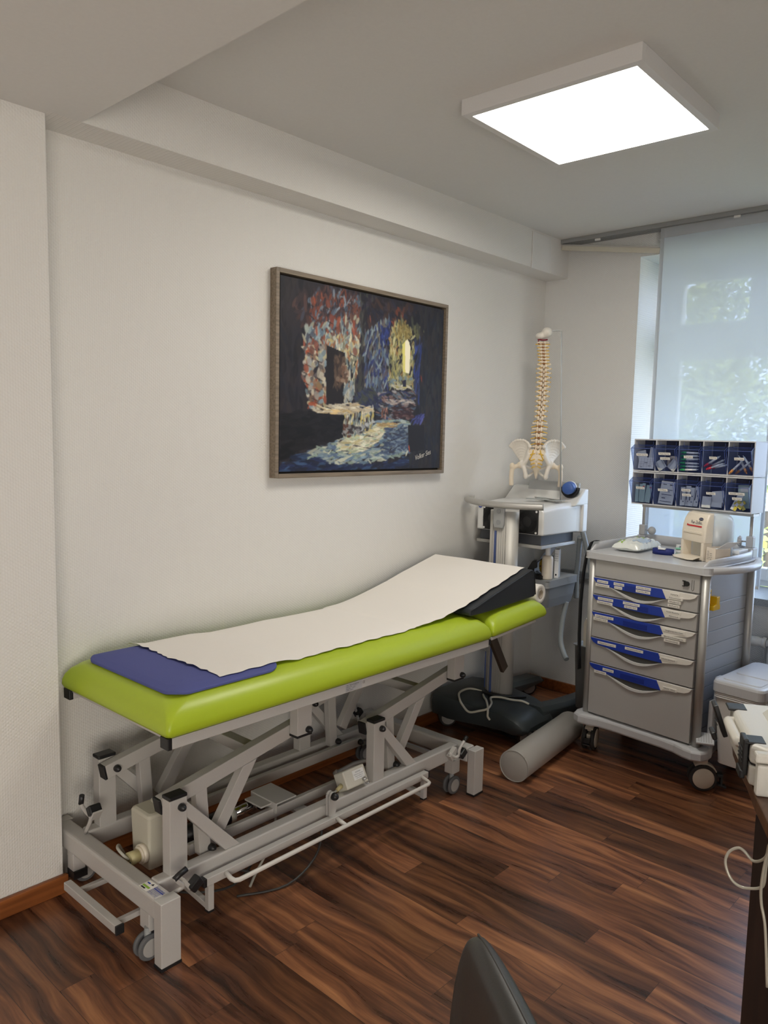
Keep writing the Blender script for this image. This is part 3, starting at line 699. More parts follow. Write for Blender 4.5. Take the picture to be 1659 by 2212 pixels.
MB().box(.214, .236, 1.27, 2.29, .155, .192).build('link_bar', GREYM, couch, bevel=.002)
knob((.236, 2.272, .175), (1, 0, 0), .0125)
# drive: gear housing, actuator, mounting plate, cables
k = MB()
k.loft([rrect(.318, .418, 1.172, 1.262, .135, .008), rrect(.313, .422, 1.168, 1.272, .30, .010), rrect(.316, .419, 1.171, 1.269, .308, .012), rrect(.324, .411, 1.179, 1.261, .312, .010)], 0, False)
k.ball((.345, 1.245, .312), (.025, .02, .008), 0)
gh = k.build('drive_housing', mat('drive_beige', (196, 192, 176), .5), couch, bevel=.002)
MB().cyl((.392, 1.170, .185), (.392, 1.155, .185), .030, 0, 20).cyl((.392, 1.155, .185), (.392, 1.15, .185), .026, 0, 20).build('cable_flange', CREAM, gh)
MB().cyl((.392, 1.15, .185), (.392, 1.118, .183), .019, 0, 18, .022).build('cable_plug', YELLOWED, gh)
MB().tube([(.392, 1.118, .185), (.385, 1.105, .20), (.36, 1.10, .215), (.33, 1.12, .205), (.30, 1.15, .16), (.30, 1.2, .05)], .0045, 0, 8, 5).build('cable', CABLEG, gh)
MB().tube([(.40, 1.12, .178), (.42, 1.12, .15), (.46, 1.25, .05), (.50, 1.42, .012), (.40, 1.6, .008)], .004, 0, 8, 5).build('cable', mat('dark_cable', (58, 57, 56), .5), gh)
k = MB().cyl((.40, 1.27, .19), (.40, 1.47, .193), .030, 0, 20); k.build('motor', BLACK, couch)
k = MB().cyl((.40, 1.46, .192), (.40, 1.492, .193), .028, 1, 20).cyl((.40, 1.49, .193), (.40, 1.60, .198), .0175, 0, 20).cyl((.40, 1.575, .197), (.40, 1.605, .198), .020, 0, 20)
k.build('actuator', [CHROME, BEIGE], couch); knob((.42, 1.592, .198), (1, 0, 0), .014)
k = MB().box(.36, .50, 1.60, 1.69, .222, .227).box(.36, .50, 1.60, 1.605, .19, .222).box(.385, .475, 1.555, 1.60, .216, .222).box(.36, .365, 1.60, 1.69, .195, .222)
k.build('mounting_plate', GREYM, couch, bevel=.001)
k = MB().box(.455, .50, 1.69, 1.74, .158, .168); k.build('cable_bracket', GREYM, couch, bevel=.001)
MB().tube([(.41, 1.5, .17), (.43, 1.42, .16), (.45, 1.38, .11), (.47, 1.43, .06), (.50, 1.52, .012)], .004, 0, 8, 5).build('cable', mat('dark_cable', (58, 57, 56)), couch)
MB().tube([(.44, 1.60, .19), (.46, 1.63, .17), (.50, 1.58, .10), (.52, 1.50, .03), (.54, 1.46, .008)], .0045, 0, 8, 5).build('cable', CABLEG, couch)
MB().tube([(.55, 1.79, .19), (.56, 1.76, .15), (.60, 1.7, .05), (.62, 1.55, .008), (.55, 1.40, .006)], .004, 0, 8, 5).build('cable', mat('dark_cable', (58, 57, 56)), couch)
# key switch box
bR = Matrix.Rotation(math.radians(-28), 3, 'Y'); bc = V((.553, 1.905, .236))
k = MB().obb(bc, (.055, .108, .066), bR); kb = k.build('switch_box', BEIGE, couch, bevel=.005, seg=3)
bx = lambda a, b, c: bc+bR @ V((a, b, c))
fx_ = .0280
k = MB(); k.add([bx(fx_, -.012, -.012), bx(fx_, .043, -.012), bx(fx_, .043, .022), bx(fx_, -.012, .022)], [(0, 1, 2, 3)], 0)
k.text('ACHTUNG !', bx(fx_, .002, .012), bR @ V((0, 1, 0)), bR @ V((0, 0, 1)), .005, 1, .027)
for j, tx in enumerate(('Schluessel nach dem', 'Gebrauch abziehen und', 'sicher verwahren')):
    k.text(tx, bx(fx_, -.008+.004*j, .005-.0065*j), bR @ V((0, 1, 0)), bR @ V((0, 0, 1)), .0035, 1, .046-.008*j)
k.build('warning_label', [WHITE, NAVY], kb)
k = MB().cyl(bx(fx_, .03, -.018), bx(fx_+.012, .03, -.018), .006, 0, 14)
ring = [bx(fx_+.012, .032+.010*math.cos(t*PI/8), -.028+.010*math.sin(t*PI/8)) for t in range(17)]
k.tube(ring, .001, 0, 6); k.build('key', CHROME, kb)
MB().cyl(bx(.0, -.054, -.012), bx(0, -.082, -.02), .009, 0, 12, .006).build('cable_grommet', YELLOWED, kb)
MB().tube([bx(0, -.08, -.02), (.565, 1.80, .215), (.553, 1.785, .19), (.53, 1.77, .12)], .0035, 0, 8, 4).build('cable', CABLEG, kb)
# foot bars
k = MB().box(.604, .628, 1.235, 2.262, .143, .168)
k.box(.606, .626, 1.242, 1.262, .062, .143).box(.606, .626, 2.238, 2.258, .062, .143).beam((.612, 1.252, .072), (.46, 1.252, .088), .018, .018).beam((.612, 2.248, .072), (.46, 2.248, .088), .018, .018)
fb = k.build('foot_bar', GREYM, couch, bevel=.002)
MB().box(.6035, .6285, 1.226, 1.236, .1425, .1685).build('bar_cap', BLACK, fb, bevel=.001)
MB().box(.6035, .6285, 2.261, 2.268, .1425, .1685).build('bar_cap', BLACK, fb, bevel=.001)
for y in (1.242, 2.238): MB().box(.606, .626, y, y+.02, .056, .062).build('foot_tip', BLACK, fb)
k = MB().tube([(.626, 1.302, .160), (.655, 1.302, .152), (.668, 1.306, .150), (.674, 1.318, .150), (.674, 2.205, .150), (.668, 2.218, .150), (.655, 2.222, .152), (.626, 2.222, .160)], .0075, 0, 10)
k.cyl((.626, 1.764, .160), (.674, 1.764, .150), .0075, 0, 10); k.build('foot_rod', mat('rod_light', (212, 208, 202), .35), fb)
k = MB()
for x in (.592, .606): k.box(x, x+.008, 1.744, 1.772, .165, .238); k.cyl((x, 1.758, .238), (x+.008, 1.758, .238), .014, 0, 16)
k.build('pivot_bracket', GREYM, fb, bevel=.001); knob((.615, 1.758, .238), (1, 0, 0), .0135, couch)
k = MB().box(.245, .555, .985, 1.008, .083, .108).beam((.52, 1.0, .093), (.52, 1.12, .093), .016, .016).beam((.30, 1.0, .093), (.30, 1.15, .093), .016, .016)
eb = k.build('end_foot_bar', GREYM, couch, bevel=.002)
MB().box(.555, .562, .984, 1.009, .082, .109).build('bar_cap', BLACK, eb, bevel=.001)
k = MB().box(.20, .47, 2.535, 2.55, .083, .103).beam((.21, 2.54, .093), (.21, 2.35, .093), .014, .014); k.build('end_foot_bar', GREYM, couch, bevel=.002)
MB().tube([(.26, 2.12, .10), (.245, 2.13, .085), (.245, 2.30, .085), (.43, 2.32, .085), (.44, 2.45, .085)], .009, 0, 8, 3).build('lifting_stirrup', GREYM, couch)
# casters under the frame
def couch_castor(x, y, ax=(1, 0, 0), blk=True):
    ax = V(ax); c = V((x, y, .0385)); w = MB()
    for s_ in (-1, 1):
        a = c+ax*s_*.007; b = c+ax*s_*.019
        w.cyl(a, b, .0375, 0, 28)
    o = w.build('castor', RUBBERG, couch, bevel=.004)
    for s_ in (-1, 1): MB().cyl(c+ax*s_*.019, c+ax*s_*.0205, .026, 0, 24).build('hub', HUBG, o)
    MB().cyl(c, c+V((0, 0, .055)), .010, 0, 12).build('stem', SMOKEGREY, o)
    return o
couch_castor(.600, 1.058); couch_castor(.590, 2.462); couch_castor(.10, 1.12); couch_castor(.10, 2.44)
for q in ((.562, .610, 1.056, 1.092, .080, .135), (.050, .095, 1.086, 1.13, .078, .135), (.12, .16, 1.056, 1.096, .075, .135), (.572, .616, 2.435, 2.482, .095, .15), (.02, .06, 2.44, 2.48, .085, .14)):
    MB().box(*q).build('castor_block', GREYM, couch, bevel=.002)
MB().box(.12, .165, 1.055, 1.10, .05, .075).build('castor_block_cap', BLACK, couch)
# brake levers
def brake(pts, grip, padc, padR, plate):
    k = MB().tube(pts, .0065, 0, 8, 3)
    if plate: k.obb(plate[0], plate[1], plate[2])
    o = k.build('brake_lever', GREYM, couch)
    MB().tube(grip, .0085, 0, 10).build('brake_grip', BLACK, o)
    MB().obb(padc, (.028, .040, .030), padR).build('brake_pad', BLACK, o, bevel=.005)
Ry = Matrix.Rotation(math.radians(35), 3, 'X')
brake([(.63, 1.095, .175), (.642, 1.12, .186), (.655, 1.137, .202), (.66, 1.118, .226), (.66, 1.108, .240)], [(.66, 1.106, .236), (.66, 1.122, .244), (.66, 1.146, .252)], (.655, 1.176, .193), Ry, ((.645, 1.148, .203), (.028, .012, .045), Ry))
brake([(.175, 1.09, .20), (.215, 1.09, .262), (.19, 1.09, .270), (.157, 1.09, .282), (.150, 1.09, .30)], [(.150, 1.09, .288), (.157, 1.09, .318)], (.232, 1.092, .296), Matrix.Rotation(math.radians(-35), 3, 'Y'), ((.25, 1.09, .285), (.036, .03, .006), Matrix.Rotation(math.radians(-55), 3, 'Y')))
brake([(.62, 2.40, .20), (.632, 2.425, .178), (.64, 2.44, .185), (.64, 2.444, .21), (.64, 2.478, .238)], [(.64, 2.475, .236), (.64, 2.492, .250)], (.64, 2.462, .188), Ry, ((.62, 2.425, .19), (.02, .05, .03), Ry))
brake([(.10, 2.40, .20), (.07, 2.42, .22), (.07, 2.40, .27)], [(.07, 2.40, .265), (.065, 2.385, .30)], (.07, 2.43, .22), Ry, None)
# stickers
k = MB(); z = .1975
k.add([(.556, 1.056, z), (.598, 1.056, z), (.598, 1.094, z), (.556, 1.094, z)], [(0, 1, 2, 3)], 0)
k.add([(.559, 1.066, z+.0003), (.592, 1.066, z+.0003), (.592, 1.073, z+.0003), (.559, 1.073, z+.0003)], [(0, 1, 2, 3)], 2)
k.add([(.562, 1.059, z+.0004), (.582, 1.059, z+.0004), (.582, 1.064, z+.0004), (.562, 1.064, z+.0004)], [(0, 1, 2, 3)], 3)
k.add([(.560, 1.081, z+.0004), (.574, 1.081, z+.0004), (.574, 1.086, z+.0004), (.560, 1.086, z+.0004)], [(0, 1, 2, 3)], 1)
k.add([(.578, 1.082, z+.0004), (.590, 1.082, z+.0004), (.584, 1.091, z+.0004)], [(0, 1, 2)], 3)
k.text('Stolzenberg', (.600, 1.083, z), (1, 0, 0), (0, 1, 0), .0075, 1, .044)
k.add([(.600, 1.078, z), (.645, 1.078, z), (.645, 1.0815, z), (.600, 1.0815, z)], [(0, 1, 2, 3)], 1)
for j, tx in enumerate(('Praxisbedarf und Klinik', 'Service  Tel. 0221 / 12', 'Beratung und Verkauf', 'Fax 0221 / 13')):
    k.text(tx, (.601, 1.073-.0052*j, z), (1, 0, 0), (0, 1, 0), .0034, 1, .042-.004*(j % 2))
k.build('dealer_sticker', [LABEL, BLUE, LEAFG, INK], couch)
k = MB(); x = .6605
k.add([(x, 1.763, .617), (x, 1.842, .617), (x, 1.842, .643), (x, 1.763, .643)], [(0, 1, 2, 3)], 0)
for j, tx in enumerate(('Typ   Behandlungsliege', 'Serien Nr.   1 0 4 7', 'Baujahr   2009', '230V 50Hz')):
    k.text(tx, (x, 1.767, .637-.0058*j), (0, 1, 0), (0, 0, 1), .0036, 1, .06-.009*j)
k.text('CE', (x, 1.845, .630), (0, 1, 0), (0, 0, 1), .009, 1, .011)
k.build('type_plate', [mat('silver_label', (176, 176, 178), .4), INK], couch)

# blue mat on the foot end
k = MB(); o_ = (.36, 1.32, .748)
r0 = rrect(.098, .618, 1.135, 1.53, .7510, .055, 8)
def cush(x, y):
    ins = max(0.0, min(x-.035, .668-x, y-1.085, 2.612-y)); pr = PROF[2:]
    for (i0, h0), (i1, h1) in zip(pr, pr[1:]):
        if ins <= i1: return .645+h0+(h1-h0)*(ins-i0)/max(i1-i0, 1e-6)
    return .645+PROF[-1][1]
def drape(x, y): return cush(x, y)-.747
def lay(p, dz): return V((p.x, p.y, p.z+dz+drape(p.x, p.y)))
rings = [[lay(V((p.x, p.y, p.z)), 0) for p in r0], [lay(p, .007) for p in r0]]
for t in (.985, .93, .85, .7, .5, .3):
    rings.append([lay(V((.358+(p.x-.358)*t, 1.333+(p.y-1.333)*t, p.z)), .0075) for p in r0])
k.loft(rings, 0, False); solo(k, 'exercise_mat', BLUEM, 'dark blue foam mat with rounded corners on the couch foot end', 'mat', cloc(o_), CRZ, off=o_, bevel=.0015)

# wedge
wl = (.36, 2.75, .75); wt = math.radians(3.4)
prof = [(2.505, .7525), (2.515, .7505), (2.63, .7505), (2.99, .766), (3.004, .772), (2.990, .878), (2.972, .893), (2.955, .892), (2.545, .787), (2.512, .778), (2.503, .766)]
k = MB().prism(prof, .075, .628, lambda u, v, w: V((w, u, v)))
wedge = thing('wedge_cushion', 'black vinyl wedge cushion under the paper at the couch head', 'wedge cushion', cloc(wl), CRZ, off=wl)
k.build('wedge_body', VINYLD, wedge, bevel=.006, seg=3)
k = MB(); pts = [(.628, y, z) for y, z in prof[5:]]+[(.628, prof[0][0], prof[0][1]+.003)]
k.tube([(.629, 2.51, .776), (.629, 2.55, .785), (.629, 2.955, .890), (.629, 2.985, .882), (.629, 3.002, .775)], .0022, 0, 6); k.build('piping', VINYLD, wedge)

# paper sheet and roll
pl = (.33, 2.1, .76)
roll = thing('paper_roll', 'white couch paper rolled out over the couch, its roll behind the wedge', 'couch paper', cloc(pl), CRZ, off=pl)
def ptop(x, y):
    zb = cush(x, y)+.0065
    if y < 1.62: zb += .0082*min(1, (1.62-y)/.085)
    if y > 2.20:
        zw = .787+(y-2.545)*(.892-.787)/(2.955-2.545)+.0035
        if y > 2.612: zb = .74
        d = zb-zw; zb = zw+.5*(d+math.sqrt(d*d+.0009)) + (.0 if y < 2.6 else -.0)
    return zb
rnd = random.Random(3); jag = [rnd.uniform(-.004, .004) for _ in range(60)]
def pfun(u, v):
    y = 1.303+v*(2.962-1.303); x = .068+u*.522
    if v == 0: y += jag[int(u*30)]*1.6+.004*math.sin(u*9)
    x += (.0035*math.sin(y*38)*math.sin(y*11)+.002*math.sin(y*83))*(1 if u == 1 else 0)
    z = ptop(x, y)
    z += .0012*math.sin(x*21+y*5)*math.sin(y*9+x*3) + .0016*max(0, math.sin(y*7.5+x*1.5))**14
    if v < .03: z += .004*(1-v/.03)*(.5+.5*math.sin(u*11))+.012*(max(0, .12-u)/.12)*(1-v/.03)
    return V((x, y, z))
k = MB().grid(pfun, 30, 150, 0); sh = k.build('paper_sheet', PAPER, roll, recalc=True)
rc = V((0, 3.10, .757)); k = MB()
k.lathe([(.021, 0), (.043, 0), (.0455, .002), (.0455, .49), (.043, .492), (.021, .492), (.021, 0)], (.105, rc.y, rc.z), (1, 0, 0), 0, 32); k.build('roll_body', PAPER, roll)
k = MB().lathe([(.019, -.001), (.0215, -.001), (.0215, .493), (.019, .493), (.019, -.001)], (.105, rc.y, rc.z), (1, 0, 0), 0, 24); k.build('roll_core', CARD, roll)

k = MB().cyl((.07, 3.10, .757), (.585, 3.10, .757), .012, 0, 14)
k.beam((.088, 3.10, .757), (.088, 2.97, .668), .006, .02)
k.build('roll_holder', ALU, couch)
# ---------------------------------------------------------------- bolster on the floor
p0, p1 = V((.702, 2.735, .0705)), V((.630, 3.335, .0705)); bd = (p1-p0).normalized(); rb = .070
bol = thing('bolster', 'grey vinyl roll bolster lying on the floor beside the couch', 'bolster', p0, off=p0)
MB().lathe([(rb-.004, 0), (rb, .004), (rb, (p1-p0).length-.004), (rb-.004, (p1-p0).length)], p0, bd, 0, 40).build('cover', VINYLG, bol)
for a, s_ in ((p0, -1), (p1, 1)):
    MB().lathe([(rb-.004, 0), (rb-.012, .003*1), (rb*.5, .007), (0, .008)], a, bd*s_, 0, 36).build('end_panel', VINYLG, bol)
    rg = MB(); e = bd.orthogonal().normalized(); f = bd.cross(e)
    rg.tube([a+(e*math.cos(t*PI/18)+f*math.sin(t*PI/18))*(rb-.002) for t in range(37)], .003, 0, 6); rg.build('piping', VINYLG, bol)

# ---------------------------------------------------------------- therapy device on its column cart
DV = (.27, 3.25, 0)
cart = thing('therapy_device_cart', 'white therapy device on a grey column cart with dark wheeled base in the corner', 'medical device cart', DV)
# dark moulded base: cross piece towards the room, two legs running back
def bpt(x, y, z): return V((x, y, z))
k = MB()
def slab(poly, z0, tops, zi=None):
    n = len(poly); vs = [V((x, y, z0)) for x, y in poly]+[V((x, y, z)) for (x, y), z in zip(poly, tops)]
    k.add(vs, [list(range(n))[::-1], list(range(n, 2*n))], 0); k.add(vs, [(i, (i+1) % n, n+(i+1) % n, n+i) for i in range(n)], 0)
# sections along x: front y, back y, bottom z, top z
secs = [(.035, 3.00, 3.30, .115, .188), (.055, 2.955, 3.32, .085, .198), (.15, 2.96, 3.36, .075, .198), (.22, 2.985, 3.38, .07, .185), (.30, 3.01, 3.38, .07, .172), (.42, 3.03, 3.36, .07, .165), (.50, 3.025, 3.34, .07, .150), (.545, 3.035, 3.31, .075, .125), (.560, 3.06, 3.27, .085, .105)]
rings = []
for x, y0, y1, z0, z1 in secs:
    d = min(.03, (y1-y0)*.2)
    rings.append([V((x, y0, z0)), V((x, y0-.004, (z0+z1)/2)), V((x, y0, z1-d*.5)), V((x, y0+d, z1)), V((x, (y0+y1)/2, z1+.004)), V((x, y1-d, z1)), V((x, y1, z1-d)), V((x, y1, z0))])
k.loft(rings, 0, True)
for x0, x1 in ((.05, .17), (.44, .545)):
    rg = []
    for y, z0, z1 in ((3.22, .075, .165), (3.45, .07, .135), (3.66, .07, .12), (3.80, .075, .11), (3.83, .085, .10)):
        rg.append([V((x0, y, z0)), V((x0, y, z1-.02)), V((x0+.02, y, z1)), V((x1-.02, y, z1)), V((x1, y, z1-.02)), V((x1, y, z0))])
    k.loft(rg, 0, True)
k.build('base', ANTHR, cart, bevel=.004)
def cart_wheel(x, y, r=.047):
    c = V((x, y, r)); a = V((.8, -.6, 0))
    o = MB().cyl(c-a*.016, c+a*.016, r, 0, 30).build('wheel', RUBBER, cart, bevel=.005)
    MB().cyl(c+a*.016, c+a*.018, r*.76, 0, 28).build('hub', HUBG, o)
    MB().box(x-.018, x+.018, y-.018, y+.018, r, r+.055).build('fork', SMOKEGREY, o, bevel=.004)
for x, y in ((.085, 3.045), (.525, 3.10), (.11, 3.76), (.515, 3.76)): cart_wheel(x, y)
k = MB()
k.loft([[V((.27+math.cos(t)*.078*abs(math.cos(t))**-.35 if abs(math.cos(t)) > .02 else .27, 3.225+math.sin(t)*.048, z)) for t in [2*PI*i/28 for i in range(28)]] for z in (.165, 1.12)], 0, True)
col = k.build('column', mat('pale_aluminium', (206, 203, 196), .5, .25), cart)
k = MB()
for i in range(7): k.box(.232+i*.013, .2335+i*.013, 3.1762, 3.180, .19, 1.10)
k.build('column_rib', ALU, col)
MB().box(.2455, .2565, 3.174, 3.192, .165, 1.02).build('blue_insert', mat('steel_blue', (78, 96, 148), .4), col)
CO = .062
k = MB().prism([(u+CO, v) for u, v in ((.178, 1.055), (.178, 1.145), (.186, 1.165), (.252, 1.165), (.243, 1.145), (.243, 1.055), (.236, 1.035), (.186, 1.035))], 3.165, 3.180, lambda u, v, w: V((u, w, v)))
cl_ = k.build('clamp', mat('clamp_grey', (170, 172, 172), .4, .2), cart, bevel=.004)
for z in (1.065, 1.12): MB().cyl((.211+CO, 3.1655, z), (.211+CO, 3.163, z), .0125, 0, 18).build('screw_cover', SMOKEGREY, cl_)
k = MB(); k.tube([(.055, 3.25, 1.164), (.035, 3.235, 1.164), (.05, 3.20, 1.162), (.12, 3.165, 1.158), (.21, 3.145, 1.155), (.31, 3.155, 1.153), (.40, 3.19, 1.152), (.487, 3.235, 1.153)], .0165, 0, 14, 6)
k.build('handle_bar', ALU, cart)
# main housing
DX0, DX1, DY0, DY1 = .045, .452, 3.295, 3.60
k = MB()
def hs(y, z0, z1, dx=0): return [V((DX0-dx, y, z0)), V((DX0-dx, y, z1-.02)), V((DX0+.02-dx, y, z1)), V((DX1-.02+dx, y, z1)), V((DX1+dx, y, z1-.02)), V((DX1+dx, y, z0))]
k.loft([hs(DY0, 1.002, 1.140), hs(3.42, 1.002, 1.152, .004), hs(DY1, 1.002, 1.160, .010), hs(3.66, .992, 1.166, .016)], 0, False)
k.loft([[V((DX0-.016, 3.55, 1.14)), V((DX0-.016, 3.69, 1.14)), V((DX0-.016, 3.69, 1.225)), V((DX0-.016, 3.655, 1.225))], [V((DX1+.026, 3.55, 1.14)), V((DX1+.026, 3.69, 1.14)), V((DX1+.026, 3.69, 1.225)), V((DX1+.026, 3.655, 1.225))]], 0, False)
k.box(DX0-.016, DX1+.026, 3.64, 3.69, .998, 1.15)
hous = k.build('housing', mat('device_white', (226, 226, 224), .32), cart, bevel=.008, seg=3)
k = MB().box(.062, .436, 3.305, 3.62, .952, 1.003); k.build('chassis', mat('chassis_dark', (66, 68, 74), .5), cart, bevel=.002)
k = MB().box(.05, .45, 3.29, 3.63, .936, .952).prism([(.06, .952), (.06, .936), (.12, .936), (.13, .952)], 3.288, 3.30, lambda u, v, w: V((u, w, v))); k.build('tray', ALU, cart, bevel=.002)
def fan(xc):
    zc, y = 1.068, DY0
    o = MB().box(xc-.062, xc+.062, y-.006, y+.004, zc-.062, zc+.062).build('fan_grille', BLACK, cart, bevel=.003)
    k = MB()
    for r in (.056, .051, .046, .041, .036, .031): k.tube([(xc+r*math.cos(t*PI/20), y-.008, zc+r*math.sin(t*PI/20)) for t in range(41)], .0012, 0, 5)
    for a in range(4):
        c, s_ = math.cos(a*PI/2), math.sin(a*PI/2); k.beam((xc+c*.026, y-.008, zc+s_*.026), (xc+c*.06, y-.008, zc+s_*.06), .002, .002, 0, (0, 1, 0))
    k.cyl((xc, y-.006, zc), (xc, y-.009, zc), .026, 0, 24); k.build('fan_guard', mat('fan_wire', (46, 46, 48), .35, .3), o)
    for sx in (-1, 1):
        for sz in (-1, 1): MB().cyl((xc+sx*.053, y-.006, zc+sz*.053), (xc+sx*.053, y-.009, zc+sz*.053), .0055, 0, 12).build('screw', WHITE, o)
fan(.362); fan(.150)
MB().cyl((.066, DY0-.001, 1.128), (.066, DY0-.003, 1.128), .013, 0, 20).build('round_emblem', BLUE, hous)
MB().box(.058, .074, DY0-.0036, DY0-.003, 1.122, 1.126).build('emblem_mark', WHITE, hous)
k = MB().obb((.29, 3.645, 1.215), (.31, .018, .085), Matrix.Rotation(math.radians(-14), 3, 'X')); k.build('display_back', mat('display_grey', (170, 172, 172), .4), cart, bevel=.006)
# holder for the handpiece on the right shoulder
k = MB(); k.tube([(.418+.047*math.cos(t), 3.60, 1.2335+.047*math.sin(t)) for t in [PI*1.0+PI*i/14 for i in range(15)]], .011, 0, 10); k.build('handpiece_holder', BLACK, cart)
# lower drawer unit
k = MB().loft([rrect(.10, .436, 3.39, 3.70, z, r) for z, r in ((.722, .02), (.728, .024), (.752, .024), (.760, .018), (.760, .012))], 0, False); lid = k.build('shelf_top', SMOKEGREY, cart)
k = MB().loft([rrect(.125, .418, 3.41, 3.68, .615, .03), rrect(.11, .426, 3.40, 3.69, .66, .03), rrect(.106, .430, 3.395, 3.695, .722, .025)], 0, False); k.build('drawer_box', mat('drawer_grey', (128, 131, 133), .45), cart)
k = MB()
for j in range(2): 
    k.text('max. 10 kg', (.325, 3.3895, .742-.008*j), (1, 0, 0), (0, 0, 1), .005, 0, .03)
k.build('load_print', INK, lid)
k = MB().prism([(.235, .952), (.40, .952), (.33, .92), (.25, .80), (.235, .762)], 3.565, 3.66, lambda u, v, w: V((u, w, v))); k.build('support_arm', mat('arm_grey', (184, 187, 190), .4), cart, bevel=.004)
hose_m = mat('hose_grey', (150, 156, 158), .45)
def hose(pts, name='hose', r=.013):
    MB().tube(pts, r, 0, 10, 14, rib=.14).build(name, hose_m, cart)
hose([(.455, 3.66, .97), (.43, 3.70, .86), (.405, 3.735, .735), (.40, 3.75, .62)]); hose([(.47, 3.66, 1.0), (.49, 3.68, .90), (.525, 3.70, .72), (.54, 3.71, .60), (.53, 3.70, .50)])
hose([(.415, 3.62, .62), (.408, 3.60, .52), (.42, 3.57, .42), (.46, 3.54, .36), (.49, 3.52, .34)])
k = MB().tube([(.225, 3.165, .182), (.175, 3.11, .202), (.185, 3.01, .208), (.225, 2.958, .196), (.250, 2.952, .172), (.288, 2.955, .147), (.335, 2.975, .160), (.365, 3.0, .172), (.345, 3.06, .180), (.305, 3.11, .186), (.33, 3.15, .185), (.39, 3.17, .182), (.43, 3.20, .178), (.46, 3.22, .165)], .0055, 0, 8, 6)
k.tube([(.25, 3.12, .186), (.285, 3.08, .19), (.32, 3.05, .19), (.355, 3.015, .176), (.374, 2.99, .160), (.378, 2.985, .14), (.388, 2.99, .125)], .0055, 0, 8, 6)
k.build('mains_cable', mat('cable_white', (196, 192, 178), .45), cart)
k = MB().tube([(.20, 3.17, .18), (.24, 3.15, .188), (.30, 3.15, .188), (.36, 3.20, .182), (.40, 3.28, .172)], .008, 0, 8, 4); k.build('cable_clip', BLACK, cart)
k = MB().cyl((.225, 3.165, .21), (.225, 3.165, .49), .0035, 0, 8); k.build('blue_rod', mat('steel_blue', (78, 96, 148)), cart)
k = MB().box(.214, .236, 3.155, 3.172, .40, .445).cyl((.225, 3.163, .44), (.225, 3.163, .70), .003, 0, 8); k.build('release_lever', SMOKEGREY, cart, bevel=.003)
# handpiece resting in the holder
hp = (.418, 3.60, 1.2335)
hand = thing('handpiece', 'blue round applicator head lying in the black holder of the device', 'handpiece', hp)
k = MB().lathe([(0, -.052), (.026, -.051), (.0315, -.047), (.0325, -.02), (.0325, -.004)], hp, (-.25, .95, .1), 0, 30); k.build('applicator_cap', BLUEH, hand)
k = MB().lathe([(.0315, -.004), (.0325, 0), (.0325, .012), (.030, .014)], hp, (-.25, .95, .1), 0, 30); k.build('collar', WHITE, hand)
k = MB().lathe([(.029, .014), (.027, .03), (.017, .045), (0, .047)], hp, (-.25, .95, .1), 0, 24); k.build('grip', BLACK, hand)
# things on the shelf of the cart
ZSH = .7605
bt = (.395, 3.445, ZSH); bottle = thing('lotion_bottle', 'plain white plastic bottle standing on the device cart shelf', 'bottle', bt)
MB().lathe([(0, 0), (.024, 0), (.028, .003), (.0285, .01), (.0285, .108), (.026, .119), (.017, .126), (.0, .127)], bt, (0, 0, 1), 0, 28).build('bottle_body', CREAM, bottle)
MB().lathe([(.0135, .124), (.0135, .126), (.012, .166), (.0115, .169), (.009, .170), (0, .170)], bt, (0, 0, 1), 0, 24).build('bottle_cap', WHITE, bottle)
bxp = (.400, 3.535, ZSH); k = MB().obb((.400, 3.535, ZSH+.075), (.022, .05, .15), Matrix.Rotation(math.radians(20), 3, 'Z')); 
cb = solo(k, 'carton', [WHITE], 'small upright white carton behind the white bottle on the shelf', 'carton', bxp, off=bxp, bevel=.0008)
Rz = Matrix.Rotation(math.radians(20), 3, 'Z'); k = MB(); fo = V((.400, 3.535, ZSH))+Rz @ V((-.0105, -.0253, 0))
for j, tx in enumerate(('Gebrauchs', 'information', 'Lotion', '50 ml')): k.text(tx, fo+V((0, 0, .125-.012*j)), Rz @ V((1, 0, 0)), (0, 0, 1), .005, 0, .018)
k.add([fo+Rz @ V((.006, -.0004, .012)), fo+Rz @ V((.013, -.0004, .012)), fo+Rz @ V((.013, -.0004, .022)), fo+Rz @ V((.006, -.0004, .022))], [(0, 1, 2, 3)], 0)
k.build('print', INK, cb)
em = V((.300, 3.515, ZSH+.052)); muff = thing('ear_defenders', 'yellow and black ear defenders lying behind the white bottle', 'ear defenders', em)
Rm = Matrix.Rotation(math.radians(24), 3, 'Z')
k = MB().ball(em+Rm @ V((.035, 0, 0)), (.034, .021, .050), 0, 24, 14, Rm); k.build('ear_cup', MUSTARD, muff)
k = MB(); fo = em+Rm @ V((.013, -.0215, 0))
k.add([fo+Rm @ V((.004, 0, -.005)), fo+Rm @ V((.013, 0, -.005)), fo+Rm @ V((.013, 0, .006)), fo+Rm @ V((.004, 0, .006))], [(0, 1, 2, 3)], 0)
k.add([fo+Rm @ V((-.005, 0, -.004)), fo+Rm @ V((0, 0, -.004)), fo+Rm @ V((0, 0, .005)), fo+Rm @ V((-.005, 0, .005))], [(0, 1, 2, 3)], 1)
k.text('OPTIME', fo+Rm @ V((.026, 0, -.014)), (0, 0, 1), Rm @ V((-1, 0, 0)), .006, 1, .028); k.build('cup_print', [RED, INK], muff)
k = MB().prism([(-.040, -.050), (-.046, -.02), (-.022, .022), (.002, .026), (.004, -.012), (-.012, -.018), (-.012, -.046)], -.016, .016, lambda u, v, w: em+Rm @ V((u-.012, w, v))); k.build('ear_pad', BLACK, muff, bevel=.003)
k = MB()
